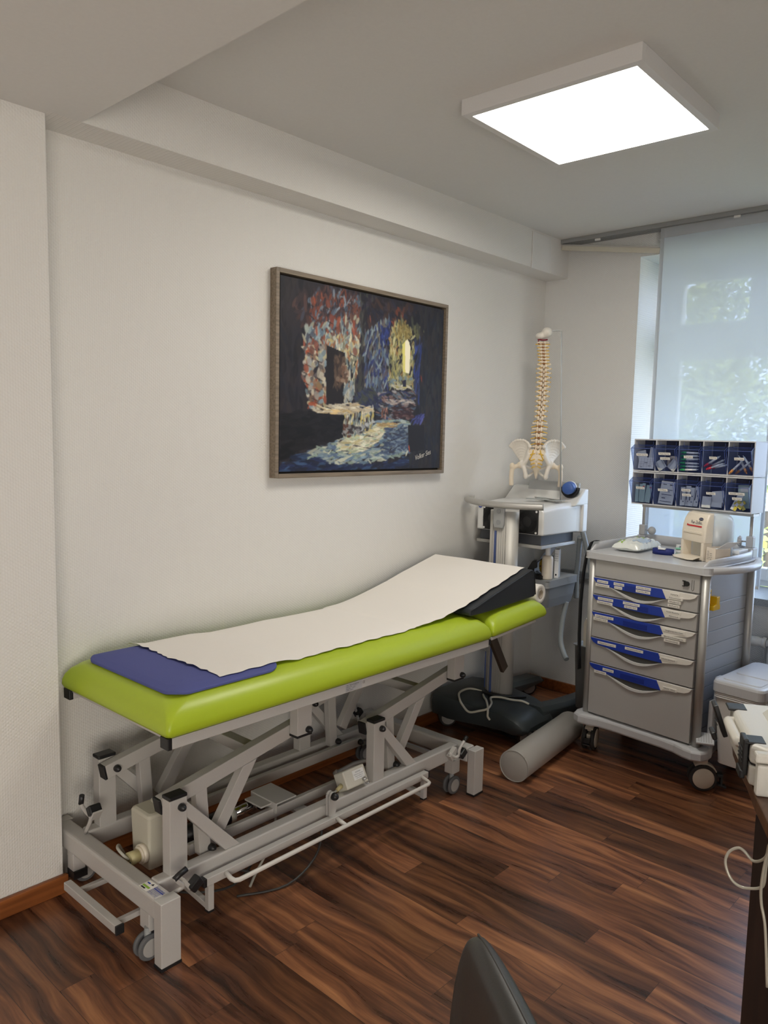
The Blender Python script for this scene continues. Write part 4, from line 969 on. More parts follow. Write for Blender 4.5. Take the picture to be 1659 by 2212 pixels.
for q in (-.012, .012): k.tube([em+Rm @ V(p) for p in ((-.012, q, .016), (.01, q, .032), (.03, q, .048), (.07, q, .046))], .0018, 0, 6, 4); k.tube([em+Rm @ V(p) for p in ((-.012, q, -.03), (.01, q, -.046), (.04, q, -.050))], .0018, 0, 6, 4)
k.beam(em+Rm @ V((.022, 0, .052)), em+Rm @ V((.075, 0, .052)), .03, .006); k.build('head_band', BLACK, muff)
rp = (.345, 3.425, ZSH); k = MB().obb((.345, 3.425, ZSH+.010), (.085, .036, .018), Matrix.Rotation(math.radians(-8), 3, 'Z')).obb((.335, 3.425, ZSH+.021), (.05, .026, .008), Matrix.Rotation(math.radians(-8), 3, 'Z'))
solo(k, 'remote_control', BLACK, 'flat black plastic holder lying in front of the white bottle', 'remote control', rp, off=rp, bevel=.002)
k = MB().beam((.022, 3.283, 0.0), (.022, 3.283, 1.14), .011, .011); solo(k, 'wooden_stick', STICKW, 'thin pale wooden stick standing upright between the wall and the handle bar', 'stick', (.03, 3.275, 0), bevel=.002)

# ---------------------------------------------------------------- anatomical spine on its stand
SP = V((.40, 3.50, 1.1575))
spine = thing('spine_model', 'anatomical spine with pelvis hanging from a thin grey stand on the device', 'anatomical model', SP)
sr = V((.85, .527, 0)); sb = V((.527, -.85, 0)); su = V((0, 0, 1))
axis = [(.276, 1.988, .0), (.289, 1.874, .006), (.291, 1.817, .004), (.288, 1.743, -.006), (.285, 1.659, -.012), (.280, 1.593, -.012), (.276, 1.504, -.004), (.274, 1.432, .006)]
def ax_at(z):
    for (x0, z0, d0), (x1, z1, d1) in zip(axis, axis[1:]):
        if z <= z0 and z >= z1:
            t = (z0-z)/(z0-z1); return V((x0+(x1-x0)*t, 3.50, z))+sb*(d0+(d1-d0)*t)
    return V((axis[-1][0], 3.5, z))
zz = 1.985; nV = 24; hts = [.0165]*7+[.0215+.0005*i for i in range(12)]+[.029, .030, .031, .031, .031]
tot = sum(hts); f = (1.985-1.425)/tot
for i, h in enumerate(hts):
    h *= f; c = ax_at(zz-h/2); cerv, lum_ = i < 7, i >= 19
    rb_ = .011+.0004*i if not lum_ else .020
    k = MB(); M = Matrix((sr, -sb, su)).transposed()
    P = lambda a, b, z: c+sr*a+sb*b+su*z
    fw_ = c-sb*(rb_*.9)
    k.loft([[fw_+sr*(rb_*1.1*q*math.cos(t))-sb*(rb_*.85*q*math.sin(t))+su*z for t in [2*PI*j/14 for j in range(14)]] for q, z in ((1, -h*.36), (.88, 0), (1, h*.36))], 0, True)
    tw = .022 if cerv else (.031-.0006*(i-7) if not lum_ else .034)
    if i == 0: tw = .028
    dz = .0 if cerv else (.006 if not lum_ else .0)
    for s_ in (-1, 1):
        k.tube([P(s_*.006, .002, 0), P(s_*tw*.6, .006, dz*.3), P(s_*tw, .008 if not lum_ else .002, dz)], .0048 if not lum_ else .0042, 0, 8, 2)
        k.ball(P(s_*tw, .008 if not lum_ else .002, dz), (.0055 if not cerv else .004), 0, 8, 6)
        k.ball(P(s_*.010, .008, -h*.05), (.0075, .006, h*.46), 0, 10, 8, M)
    L2 = .012 if cerv else (.020 if not lum_ else .022); dr = -.002 if cerv else (-h*.75 if not lum_ else -.004)
    if i == 6: L2 = .020
    k.tube([P(0, .006, 0), P(0, .010+L2*.55, dr*.5), P(0, .008+L2, dr)], .0042 if not lum_ else .0055, 0, 8, 2)
    if lum_: k.obb(P(0, .010+L2*.6, -.003), (.006, L2, h*.5), M)
    k.build('vertebra', BONE, spine, bevel=0)
    k = MB(); q = P(0, 0, -h*.5)-sb*(rb_*.9)
    k.cyl(q-su*h*.15, q+su*h*.15, rb_*1.08, 0, 14); k.ball(P(0, .009, -h*.5), (.008, .004, h*.14), 0, 10, 6, M); k.build('disc', DISC, spine)
    k = MB()
    for s_ in (-1, 1):
        k.tube([P(s_*.010, 0, -h*.4), P(s_*(tw*.8), .002, -h*.55), P(s_*(tw+.009), .004, -h*.5-(.0 if cerv else .006))], .0024, 0, 6, 3)
    k.build('nerve_pair', NERVE, spine)
    zz -= h
# occiput
oc = ax_at(1.985)+V((.004, 0, .030)); k = MB(); M = Matrix((sr, -sb, su)).transposed()
k.ball(oc+sr*.016+sb*.004+su*.012, (.028, .036, .027), 0, 20, 14, M).ball(oc-sr*.012+su*-.004, (.030, .030, .019), 0, 20, 14, M).ball(oc+sr*.004-sb*.014, (.022, .022, .018), 0, 16, 12, M)
k.build('skull_base', BONEW, spine, remesh=.004)
MB().tube([oc-sr*.028-su*.02, oc-sr*.005-su*.027+sb*.016, oc+sr*.02-su*.024+sb*.01], .004, 0, 8, 4).tube([oc-sr*.024-su*.024+sb*.004, oc-sr*.026-su*.038+sb*.006, oc-sr*.022-su*.045], .0035, 0, 8, 4).build('artery', ARTERY, spine)
# sacrum and coccyx
s0 = V((.268, 3.5, 1.428)); k = MB()
prof_s = [(0, .036, .022), (-.02, .044, .026), (-.045, .040, .030), (-.075, .030, .026), (-.10, .020, .014), (-.118, .012, .004), (-.14, .008, -.008), (-.155, .004, -.012)]
k.loft([[s0+su*z+sr*(w*math.cos(t))+sb*(d+.009*math.sin(t)) for t in [2*PI*j/16 for j in range(16)]] for z, w, d in prof_s], 0, True)
for z in (-.02, -.04, -.06, -.08): k.ball(s0+su*z+sb*.034, (.006, .006, .009), 0, 8, 6, M)
k.build('sacrum', BONE, spine)
k = MB()
for s_ in (-1, 1):
    for z, w in ((-.022, .024), (-.052, .022), (-.072, .020), (-.09, .016)):
        k.tube([s0+su*z+sr*s_*w*.4+sb*.038, s0+su*(z-.003)+sr*s_*(w*.9)+sb*.04, s0+su*(z-.008)+sr*s_*(w*1.5)+sb*.032], .0026, 0, 6, 3)
    k.tube([s0+su*-.005+sr*s_*.018+sb*.036, s0+su*-.03+sr*s_*.024+sb*.040, s0+su*-.055+sr*s_*.036+sb*.034], .003, 0, 6, 3)
k.build('sacral_nerves', NERVE, spine)
# hip bones and femur heads
for s_ in (-1, 1):
    Q = lambda a, b, z: s0+sr*s_*a+sb*b+su*z
    k = MB(); nI, nJ = 10, 8
    def wing(u, v):
        # u along crest, v down to the hip socket
        ca = PI*(.06+.88*u); top = Q(.088-.052*math.cos(ca)*1.0, .030-.075*u, .005+.042*math.sin(ca))
        bot = Q(.066+.012*(u-.5), .006-.012*u, -.068)
        p = top.lerp(bot, v); return p+sb*(-.016*math.sin(PI*v)*(.4+u))*1.0
    A = [[wing(i/nI, j/nJ) for i in range(nI+1)] for j in range(nJ+1)]
    nrm = sb
    for j in range(nJ+1):
        for i in range(nI+1):
            r = .0045+.004*(j == 0)+.003*(i in (0, nI))+.005*(j/nJ)
            k.ball(A[j][i], r, 0, 8, 6)
    k.grid(lambda u, v: wing(u, v)+sb*.0035, 14, 10); k.grid(lambda u, v: wing(u, v)-sb*.0035, 14, 10)
    k.ball(Q(.072, -.002, -.082), (.022, .020, .022), 0, 14, 10, M)
    k.tube([Q(.068, .006, -.085), Q(.058, .012, -.115), Q(.052, .006, -.142)], .012, 0, 10, 4); k.ball(Q(.052, .006, -.142), (.014, .014, .018), 0, 12, 8, M)
    k.tube([Q(.052, .0, -.148), Q(.034, -.024, -.140), Q(.008, -.046, -.118)], .007, 0, 10, 4)
    k.tube([Q(.068, -.012, -.085), Q(.042, -.040, -.098), Q(.008, -.048, -.110)], .008, 0, 10, 4)
    k.tube([Q(.036, .026, -.02), Q(.050, .018, -.055), Q(.066, .008, -.08)], .012, 0, 10, 4)
    k.build('hip_bone', BONEW, spine, remesh=.0035)
    k = MB(); k.ball(Q(.083, -.004, -.085), .019, 0, 14, 10).tube([Q(.085, -.004, -.086), Q(.108, .0, -.094), Q(.122, .004, -.105)], .0115, 0, 10, 4)
    k.ball(Q(.126, .006, -.092), (.014, .015, .019), 0, 12, 8, M).tube([Q(.124, .004, -.10), Q(.128, .004, -.14), Q(.126, .004, -.195)], .0125, 0, 12, 4)
    k.build('femur', BONE, spine, remesh=.0035)
MB().tube([Q(-.006, -.047, -.114), Q(.006, -.047, -.114)], .008, 0, 10).build('pubic_disc', BONEW, spine)
# stand
k = MB().tube([(.410, 3.52, 1.168), (.362, 3.535, 2.034), (.355, 3.53, 2.037), (.325, 3.515, 2.037), (.28, 3.49, 2.037)], .0038, 0, 10); k.build('stand_rod', GREYL, spine)
k = MB().beam((.43, 3.47, 1.1685), (.22, 3.60, 1.1685), .035, .005).beam((.425, 3.54, 1.1685), (.24, 3.46, 1.1685), .03, .005); k.build('stand_foot', GREYL, spine)

# ---------------------------------------------------------------- medical trolley
TO = V((1.0355, 3.202, 0)); TR = math.radians(-5.3)
def tl(x, y, z=0.0):
    c, s = math.cos(TR), math.sin(TR); return (TO.x+x*c-y*s, TO.y+x*s+y*c, z)
tro = thing('medical_trolley', 'grey medical trolley with five blue-striped labelled drawers', 'medical trolley', TO, TR, off=(0, 0, 0))
HW = .2515
MB().box(-HW, HW, .012, .455, .205, .936).build('body', TGREY, tro, bevel=.002)
k = MB().box(-HW, HW, -.004, .012, .860, .936); k.build('top_fascia', TGREY, tro, bevel=.002)
for i, z in enumerate((.86, .80, .74, .68, .62, .56, .50, .44, .38, .32, .26)):
    k = MB().box(HW+.001, HW+.008, .03, .44, z-.056, z+.0025 if i else .934); k.build('side_slat', TPANEL, tro, bevel=.0015)
for x, y in ((-.272, .012), (.272, .012), (-.272, .445), (.272, .445)):
    MB().cyl((x, y, .195), (x, y, .944), .0178, 0, 24).build('corner_post', ALU, tro)
# lock
k = MB().cyl((.198, -.004, .893), (.198, -.012, .893), .0105, 0, 20).box(.178, .190, -.010, -.004, .902, .9055).box(.178, .190, -.010, -.004, .8805, .884).box(.184, .194, -.008, -.004, .882, .904); k.build('lock', BLACK, tro)
MB().tube([(.218, -.0045, .912), (.218, -.0045, .872), (.222, -.0045, .866), (.227, -.0045, .872), (.227, -.0045, .912)], .001, 0, 6).build('lock_outline', SHADOWG, tro)
# drawers; label positions measured from each drawer's top left corner (x right, d down)
DZ = [.857, .777, .697, .576, .455, .213]
LAB = [
 [('Bupivacain', .022, .0075, .057), ('Dexamethason', .014, .0245, .072), ('Novalgin', .108, .0065, .053), ('Triam', .112, .0225, .040), ('Kanüle Grün', .220, .0045, .072), ('Kanüle Blau', .220, .0205, .070), ('NACL', .380, .009, .045), ('Pulsoximeter', .372, .0235, .068), ('Skalpell', .374, .040, .058), ('Schere', .374, .057, .054)],
 [('Kompresse Groß', .030, .006, .080), ('Kompresse Klein', .027, .023, .080), ('Cosmopor Klein', .160, .0045, .083), ('Spritze 5ml', .167, .020, .065), ('Venüle Blaukörbe', .362, .006, .074), ('Abstrich', .376, .0225, .056)],
 [('Saugkompresse Groß', .018, .009, .098), ('Cosmopor Groß', .012, .024, .075), ('Saugkompresse Klein', .360, .007, .100), ('Blutdruckmessgerät', .354, .034, .110), ('Stethoskop', .366, .0505, .072)],
 [('Nahtentfernungsset', .040, .010, .096), ('Klammerentferner', .182, .006, .090), ('Infusionsbesteck', .352, .012, .080)],
 [('Labortüten', .074, .008, .057), ('NACL 500ml', .030, .027, .063), ('NACL 100ml', .372, .018, .066)]]
for i in range(5):
    zt, zb = DZ[i]-.0025, DZ[i+1]+.0015; x0 = -HW
    d = MB().box(-HW, HW, -.010, .012, zb, zt).build('drawer', TGREY, tro, bevel=.0025)
    X = lambda a: x0+a
    P = lambda y: (lambda u, v, w: V((X(u), w, zt-v)))
    f = lambda u, v, w: V((X(u), w, zt-v))
    strip = [(.001, .001), (.342, .001), (.363, .040), (.300, .0405), (.222, .039), (.14, .0365), (.092, .033), (.06, .031), (.035, .028), (.016, .0205), (.006, .011)]
    MB().prism(strip, -.0165, -.010, f).build('blue_strip', BLUE, d, bevel=.0012)
    if i != 3: MB().prism([(.165, .012), (.285, .012), (.285, .034), (.165, .034)], -.0172, -.0164, f).build('label_window', mat('deep_blue', (32, 52, 142), .3), d, bevel=.0004)
    MB().prism([(.343, .001), (.502, .001), (.4985, .008), (.490, .017), (.472, .0245), (.44, .028), (.40, .034), (.364, .040)], -.0158, -.010, f).build('white_insert', LABEL, d, bevel=.0008)
    n = 16; up = [(.085+(.365-.085)*t/n, .033+.0075*t/n+.030*math.sin(PI*(t/n)**1.15)**1.1) for t in range(n+1)]
    lo = [(a, b+.0125*math.sin(PI*t/n)) for t, (a, b) in enumerate(up)]
    MB().prism(up+lo[::-1], -.0175, -.0095, f).build('grip_lip', mat('lip_white', (212, 212, 212), .3), d, bevel=.0008)
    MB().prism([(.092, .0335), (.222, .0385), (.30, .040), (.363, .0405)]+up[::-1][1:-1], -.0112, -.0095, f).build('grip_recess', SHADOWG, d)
    for tx, lx, ld, lw in LAB[i]:
        h = .0125; yq = -.0176
        k = MB().prism([(lx, ld), (lx+lw, ld), (lx+lw, ld+h), (lx, ld+h)], yq, -.0098, f, 0)
        k.text(tx, (X(lx+.10*lw), yq, zt-ld-h+.0038), (1, 0, 0), (0, 0, 1), .0056, 1, lw*.80)
        k.build('label', [LABEL, INK], d)
# tray top with rims and side handle loop
k = MB().loft([rrect(-.312, .298, -.016, .505, z, r) for z, r in ((.938, .03), (.944, .036), (.966, .036), (.970, .032))], 0, False)
k.build('tray', TLIGHT, tro, bevel=.002)
def rimwall(path, t, z0):
    n = len(path); A = []; B = []
    for i in range(n):
        p = V(path[i]); d = (V(path[min(i+1, n-1)])-V(path[max(i-1, 0)])); d.z = 0; d.normalize(); s_ = V((-d.y, d.x, 0))*t/2
        A.append(p+s_); B.append(p-s_)
    rings = [[V((a.x, a.y, z0)), V((a.x, a.y, a.z-.003)), a.lerp(b, .25), a.lerp(b, .75), V((b.x, b.y, b.z-.003)), V((b.x, b.y, z0))] for a, b in zip(A, B)]
    return MB().loft(rings, 0, True)
rimwall([(-.302, .03, .972), (-.303, .07, .998), (-.303, .12, 1.006), (-.304, .30, 1.008), (-.302, .44, 1.012), (-.290, .48, 1.016), (-.26, .494, 1.018), (0, .496, 1.018), (.20, .496, 1.016), (.235, .488, 1.012)], .010, .968).build('tray_rim', TLIGHT, tro)
rimwall([(.252, .02, .972), (.262, .05, .994), (.275, .10, 1.000), (.284, .2, 1.002), (.286, .3, 1.004), (.278, .40, 1.006), (.262, .455, 1.008), (.235, .488, 1.010)], .010, .968).build('tray_rim', TLIGHT, tro)
op = [(.262, -.016), (.30, .018), (.335, .075), (.356, .16), (.362, .25), (.352, .34), (.332, .405), (.302, .455), (.29, .47)]
ip = [(.292, .05), (.318, .10), (.330, .17), (.334, .25), (.326, .33), (.310, .385), (.29, .43)]
k = MB()
oo = [V((x, y, 0)) for x, y in op]
ii = [V((.29, .02, 0))]+[V((x, y, 0)) for x, y in ip]+[V((.285, .44, 0))]
rings = [[V((a.x, a.y, .944)), V((a.x+.002, a.y, .957)), V((a.x, a.y, .970)), V((b.x, b.y, .972)), V((b.x, b.y, .944))] for a, b in zip(oo, ii)]
k.loft(rings, 0, True); k.build('tray_handle', TLIGHT, tro)
# chassis base
op = []
def bp(x, y): op.append((x, y))
for x, y in ((-.315, -.028), (-.28, -.045), (-.24, -.040), (-.19, -.022), (-.12, -.016), (.12, -.016), (.19, -.022), (.24, -.040), (.28, -.045), (.315, -.028), (.328, .01), (.325, .05), (.31, .09), (.30, .15), (.30, .38), (.32, .44), (.318, .49), (.28, .51), (-.28, .51), (-.318, .49), (-.32, .44), (-.30, .38), (-.30, .15), (-.31, .09), (-.325, .05), (-.328, .01)): bp(x, y)
cn = V((0, .23, 0))
k = MB().loft([[V((x*q, .23+(y-.23)*q, z)) for x, y in op] for q, z in ((.985, .158), (1, .166), (1, .192), (.985, .200), (.93, .206))], 0, False)
k.build('chassis', TLIGHT, tro, bevel=.002)
def trolley_castor(x, y, a, brake):
    a = V((math.cos(a), math.sin(a), 0)); b = V((-a.y, a.x, 0)); r = .0575; c = V((x, y, r))
    o = MB()
    for s_ in (-1, 1): o.cyl(c+a*s_*.011, c+a*s_*.030, r, 0, 36)
    o = o.build('castor', RUBBER, tro, bevel=.006, seg=3)
    for s_ in (-1, 1): MB().lathe([(0, .004), (r*.72, .0035), (r*.78, 0)], c+a*s_*.030, a*s_, 0, 32).build('hub', CREAM, o)
    k = MB(); n = 12
    arc = [c+b*(math.cos(t)*(r+.006))+V((0, 0, math.sin(t)*(r+.006))) for t in [PI*.15+PI*.55*i/n for i in range(n+1)]]
    rings = []
    for p in arc:
        d = (p-c).normalized(); rings.append([p-a*.020, p+a*.020, p+a*.020-d*.006, p-a*.020-d*.006])
    k.loft(rings, 0, True); k.cyl(c+V((0, 0, r*.6)), V((x, y, .160)), .020, 0, 16); k.obb(c, (.02, .07, .05), Matrix((a, b, V((0, 0, 1)))).transposed())
    k.build('fork', CREAM, o, bevel=.002)
    if brake:
        q = c+b*(r+.012); M = Matrix((a, b, V((0, 0, 1)))).transposed()
        k = MB().obb(q+V((0, 0, .012)), (.034, .026, .014), M).obb(q+b*.008+V((0, 0, -.012)), (.030, .008, .04), M).obb(q+b*.012+V((0, 0, -.034)), (.030, .036, .009), M @ Matrix.Rotation(math.radians(-18), 3, 'X')); k.build('brake_tab', ANTHR, o, bevel=.003)
trolley_castor(.276, .080, math.radians(-52), True)
trolley_castor(-.285, .075, math.radians(20), False)
q = V((-.285-.066*math.sin(math.radians(20))*-1, .075-.066*math.cos(math.radians(20)), .06))
trolley_castor(-.275, .42, math.radians(10), False); trolley_castor(.275, .42, math.radians(-10), False)
k = MB().obb((-.262, .010, .062), (.034, .012, .026), Matrix.Rotation(math.radians(20), 3, 'Z')).obb((-.262, .008, .043), (.034, .014, .008), Matrix.Rotation(math.radians(20), 3, 'Z')); k.build('castor_brake', BLACK, tro, bevel=.003)
M = Matrix.Rotation(math.radians(28), 3, 'Z') @ Matrix.Rotation(math.radians(14), 3, 'X')
k = MB().obb((.305, .022, .247), (.072, .080, .010), M); k.beam((.305, .03, .243), (.30, .05, .20), .03, .012); pd = k.build('foot_pedal', TLIGHT, tro, bevel=.003)
k = MB()
for i in range(6): k.obb(V((.305, .022, .247))+M @ V((-.025+.010*i, 0, .0055)), (.003, .064, .0015), M)
k.build('pedal_tread', mat('tread_grey', (172, 172, 172), .5), pd)
# rear stand carrying the bins
SY, SXL, SXR = .470, -.292, .247
k = MB().tube([(SXL, SY, 1.0), (SXL, SY, 1.157), (SXL, SY, 1.164)], .0075, 0, 12).tube([(SXR, SY, 1.0), (SXR, SY, 1.164)], .0075, 0, 12).box(SXL-.008, SXR+.008, SY-.0075, SY+.0075, 1.155, 1.168)
for x in (SXL, SXR): k.box(x-.006, x+.006, SY, .536, 1.155, 1.166).box(x-.006, x+.006, .528, .536, 1.155, 1.47)
k.build('bin_stand', ALU, tro)
for x in (SXL, SXR):
    k = MB().box(x-.016, x+.016, SY-.016, SY+.016, 1.014, 1.066).box(x-.022, x+.022, SY-.02, SY+.03, .968, 1.014); k.build('stand_clamp', mat('clamp_plastic', (170, 171, 174), .35), tro, bevel=.004)
k = MB().cyl((SXL+.016, SY, 1.040), (SXL+.034, SY-.004, 1.040), .004, 0, 10).ball((SXL+.052, SY-.008, 1.040), (.020, .018, .021), 0, 20, 14); k.build('clamp_knob', mat('clamp_plastic', (170, 171, 174)), tro)
k = MB().cyl((SXR-.016, SY, 1.040), (SXR-.036, SY-.010, 1.040), .004, 0, 10); kc = V((SXR-.044, SY-.013, 1.040)); kd = V((-.95, -.3, 0)).normalized()
k.lathe([(.0, 0), (.020, 0), (.022, .004), (.022, .012), (.018, .018), (0, .019)], kc-kd*.009, kd, 0, 18); e = V((0, 0, 1)); f2 = kd.cross(e)
for i in range(8):
    t = i*PI/4; k.ball(kc+(e*math.cos(t)+f2*math.sin(t))*.020, .0055, 0, 8, 6)
k.build('clamp_knob', mat('clamp_plastic', (170, 171, 174)), tro)

# ---------------------------------------------------------------- tilt-bin units, their labels and what they hold
BX0, BX1, BY = -.326, .270, .400
BW = (BX1-BX0)/5
UNITS = [(1.335, 1.494, [['Pflaster Lang 10cm'], ['Pflaster 6cm 5cm', 'Leukosilk 5x'], ['Citrate'], ['EDTA'], ['Serum']], 'upper grey unit of five blue tilting bins above the trolley'),
         (1.172, 1.333, [['Kanüle rosa'], ['LWS Pflaster'], ['Butterfly', 'Adapter'], ['Tupfer'], ['Kanüle (Gelb)', 'Spritze']], 'lower grey unit of five blue tilting bins above the trolley')]
HOUSE = mat('bin_housing', (204, 205, 208), .4)
for z0, z1, labs, lb in UNITS:
    u = thing('tilt_bin_unit', lb, 'storage bins', tl((BX0+BX1)/2, BY+.065, z0), TR, off=((BX0+BX1)/2, BY+.065, z0))
    h = z1-z0
    k = MB().box(BX0, BX1, BY, BY+.125, z0, z0+.006).box(BX0, BX1, BY, BY+.125, z1-.006, z1)
    for i in range(6):
        x = BX0+BW*i; a, b = (x, x+.005) if i == 0 else ((x-.005, x) if i == 5 else (x-.0025, x+.0025)); k.box(a, b, BY-.001, BY+.125, z0+.006, z1-.006)
    k.build('housing', HOUSE, u, bevel=.0008)
    MB().box(BX0+.004, BX1-.004, BY+.092, BY+.125, z0+.004, z1-.004).build('back_wall', BINBACK, u)
    for i in range(5):
        a, b = BX0+BW*i+.004, BX0+BW*(i+1)-.004; zb, zt = z0+.009, z1-.009; hh = zt-zb
        prof = [(0, zb), (-.036, zb+hh*.735), (-.034, zb+hh*.75), (-.004, zb+hh*.87)]
        k = MB(); t_ = .0016
        pr = [V((0, y, z)) for y, z in prof]
        # front shell, lip, two cheeks and floor
        for (ya, za), (yb_, zb_) in zip(prof[:2]+[prof[2]], [prof[1], prof[2], prof[3]]):
            k.add([(a, BY+ya, za), (b, BY+ya, za), (b, BY+yb_, zb_), (a, BY+yb_, zb_)], [(0, 1, 2, 3)], 0)
        for x in (a, b): k.add([(x, BY+.075, zb), (x, BY, zb), (x, BY-.036, zb+hh*.735), (x, BY-.034, zb+hh*.75), (x, BY-.004, zb+hh*.87), (x, BY+.075, zb+hh*.9)], [(0, 1, 2, 3, 4, 5)], 0)
        k.add([(a, BY, zb), (b, BY, zb), (b, BY+.075, zb), (a, BY+.075, zb)], [(0, 1, 2, 3)], 0)
        bn = k.build('bin', BINBLUE, u, recalc=False)
        k = MB(); q = [(a, BY-.036, zb+hh*.74), (b, BY-.036, zb+hh*.74)]; k.tube(q, .0011, 0, 6); k.tube([(a+.016, BY+.006, zt-.004), (a+.016, BY+.006, zb+hh*.85), (b-.016, BY+.006, zb+hh*.85), (b-.016, BY+.006, zt-.004)], .0008, 0, 6)
        for x in (a, b): k.tube([(x, BY, zb), (x, BY-.036, zb+hh*.735), (x, BY-.003, zb+hh*.87)], .0011, 0, 6)
        k.build('bin_edge', mat('blue_edge', (70, 90, 160), .2), bn)
        nl = len(labs[i])
        for j, tx in enumerate(labs[i]):
            fz = .50 if nl == 1 else (.55-.16*j); fz += {0: .02, 1: .03 if nl == 2 else 0}.get(i, 0); zz_ = zb+hh*fz; yy_ = BY-.036*(fz/.735)-.0012
            wl_ = {18: .062, 16: .062, 12: .050, 13: .072, 11: .046}.get(len(tx), .044 if len(tx) > 4 else .036); xc = (a+b)/2+.002
            nrm = V((0, -hh*.735, .036)).normalized(); uz = V((0, -.036, hh*.735)).normalized(); o3 = V((xc-wl_/2, yy_, zz_-.006))
            k = MB().add([o3, o3+V((wl_, 0, 0)), o3+V((wl_, 0, 0))+uz*.0125, o3+uz*.0125], [(0, 1, 2, 3)], 0)
            k.text(tx, o3+uz*.0037+V((wl_*.1, 0, 0)), (1, 0, 0), uz, .0058, 1, wl_*.8, -.0004 if False else .0004)
            k.build('label', [LABEL, INK], bn)
def btl(i, row, fx, fy, fz):
    z0, z1 = UNITS[row][:2]; return V((BX0+BW*i+.008+fx*(BW-.016), BY-.012+fy*.07, z0+.012+fz*(z1-z0-.03)))
def world_of(p): return V(tl(p.x, p.y, p.z))
def sample_tube(capm, name):
    t = thing(name, 'x', 'sample tube', (0, 0, 0))
    MB().cyl((.012, 0, 0), (.070, 0, 0), .0048, 0, 10).cyl((.070, 0, 0), (.078, 0, 0), .0018, 0, 8).build('tube_body', TUBEW, t)
    MB().cyl((-.004, 0, 0), (.014, 0, 0), .0058, 0, 10).cyl((-.012, 0, 0), (-.004, 0, 0), .0035, 0, 8).build('cap', capm, t)
    MB().cyl((.018, 0, 0), (.052, 0, 0), .0050, 0, 10).build('tube_label', WHITE, t)
    return t
def tubes(capm, name, label, group, spots):
    t0 = sample_tube(capm, name); t0['label'] = label; t0['group'] = group
    for n_, (p, a, tiltv) in enumerate(spots):
        o = t0 if n_ == 0 else dup(t0, (0, 0, 0))
        o.location = world_of(p); o.rotation_euler = (0, tiltv, TR+a)
tubes(GREENT, 'green_capped_tube', 'clear tube with green cap lying in the bin labelled Citrate', 'green capped tubes', [(btl(2, 0, .14, .12+.08*(j % 2), .05+.125*j), .05, math.radians(-3+2*(j % 3))) for j in range(6)])
tubes(REDT, 'red_capped_tube', 'clear tube with red cap slanting in the bin labelled EDTA', 'red capped tubes', [(btl(3, 0, .12+.06*j, .10+.30*(j % 2), .10+.08*(2-j if j < 3 else 0)+.02*j), .0, math.radians(-(34-7*j))) for j in range(4)])
tubes(ORANGET, 'orange_capped_tube', 'clear tube with orange cap slanting in the bin labelled Serum', 'orange capped tubes', [(btl(4, 0, .10, .10, .06), .0, math.radians(-46)), (btl(4, 0, .28, .45, .05), .0, math.radians(-42)), (btl(4, 0, .70, .25, .10), .0, math.radians(-118)), (btl(4, 0, .88, .55, .14), .0, math.radians(-125))])
def packet(name, i, row, fx, fy, fz, w, d, hgt, rz, rx, mats, label, cat, group=None, ry=0.0, deco=None):
    p = btl(i, row, fx, fy, fz); k = MB()
    k.grid(lambda u, v: V(((u-.5)*w, -d/2-.0008*math.sin(u*9+v*5), (v)*hgt)), 6, 6, 0); k.grid(lambda u, v: V(((.5-u)*w, d/2, (v)*hgt)), 2, 2, 0)
    k.box(-w/2, w/2, -d/2+.0003, d/2-.0003, 0, hgt, 0)
    if deco:
        for (x0, x1, q0, q1, m) in deco: k.add([(x0*w, -d/2-.0016, q0*hgt), (x1*w, -d/2-.0016, q0*hgt), (x1*w, -d/2-.0016, q1*hgt), (x0*w, -d/2-.0016, q1*hgt)], [(0, 1, 2, 3)], m)
    return solo(k, name, mats, label, cat, world_of(p), off=(0, 0, 0), group=group), rz, rx, ry
def put(a):
    o, rz, rx, ry = a; o.rotation_euler = (rx, ry, TR+rz); return o
PK = mat('packet_paper', (206, 208, 206), .6); PKG = mat('packet_grey', (166, 170, 172), .6); PKY = mat('packet_yellow', (206, 190, 70), .5); PKM = mat('packet_mint', (168, 190, 184), .45)
grid_deco = [(-.46, .46, q, q+.012, 2) for q in (.18, .40, .62, .84)]+[(-.34+.2*j, -.325+.2*j, .05, .95, 2) for j in range(4)]+[(-.1, .1, .5, .54, 3), (.15, .35, .22, .25, 3), (-.35, -.2, .1, .13, 3)]
put(packet('plaster_roll', 0, 0, .50, .55, 0.0, .082, .030, .055, 0, -.2, [WHITE, PK, PKG, INK], 'gridded white plaster pack in the first upper bin', 'dressing', deco=grid_deco))
for j, (fx, rz, ry, hh_) in enumerate(((.34, .1, -.25, .075), (.62, -.1, .2, .09))):
    put(packet('plaster_strip', 0, 0, fx, .62+.2*j, .12, .045, .003, hh_, rz, .05, [PK], ('shorter', 'taller')[j]+' loose white plaster strip standing behind the gridded pack', 'dressing', ry=ry))
for j, (fx, rz, ry) in enumerate(((.34, .1, -.62), (.70, -.1, .62))):
    put(packet('small_dressing', 1, 0, fx, .15, .04, .042, .003, .048, rz, -.12, [PK, PKG], ('left-leaning', 'right-leaning')[j]+' square grey-banded dressing in the second upper bin', 'dressing', ry=ry, deco=[(-.5, -.2, 0, 1, 1), (.3, .42, 0, 1, 1)]))
k = MB().lathe([(.018, -.009), (.034, -.009), (.034, .009), (.018, .009), (.018, -.009)], (0, 0, .034), (.25, 1, 0), 0, 28); solo(k, 'tape_roll', mat('tape_beige', (190, 176, 158), .6), 'beige tape roll standing behind the square dressings', 'tape', world_of(btl(1, 0, .60, .80, 0.0)), TR, off=(0, 0, 0))
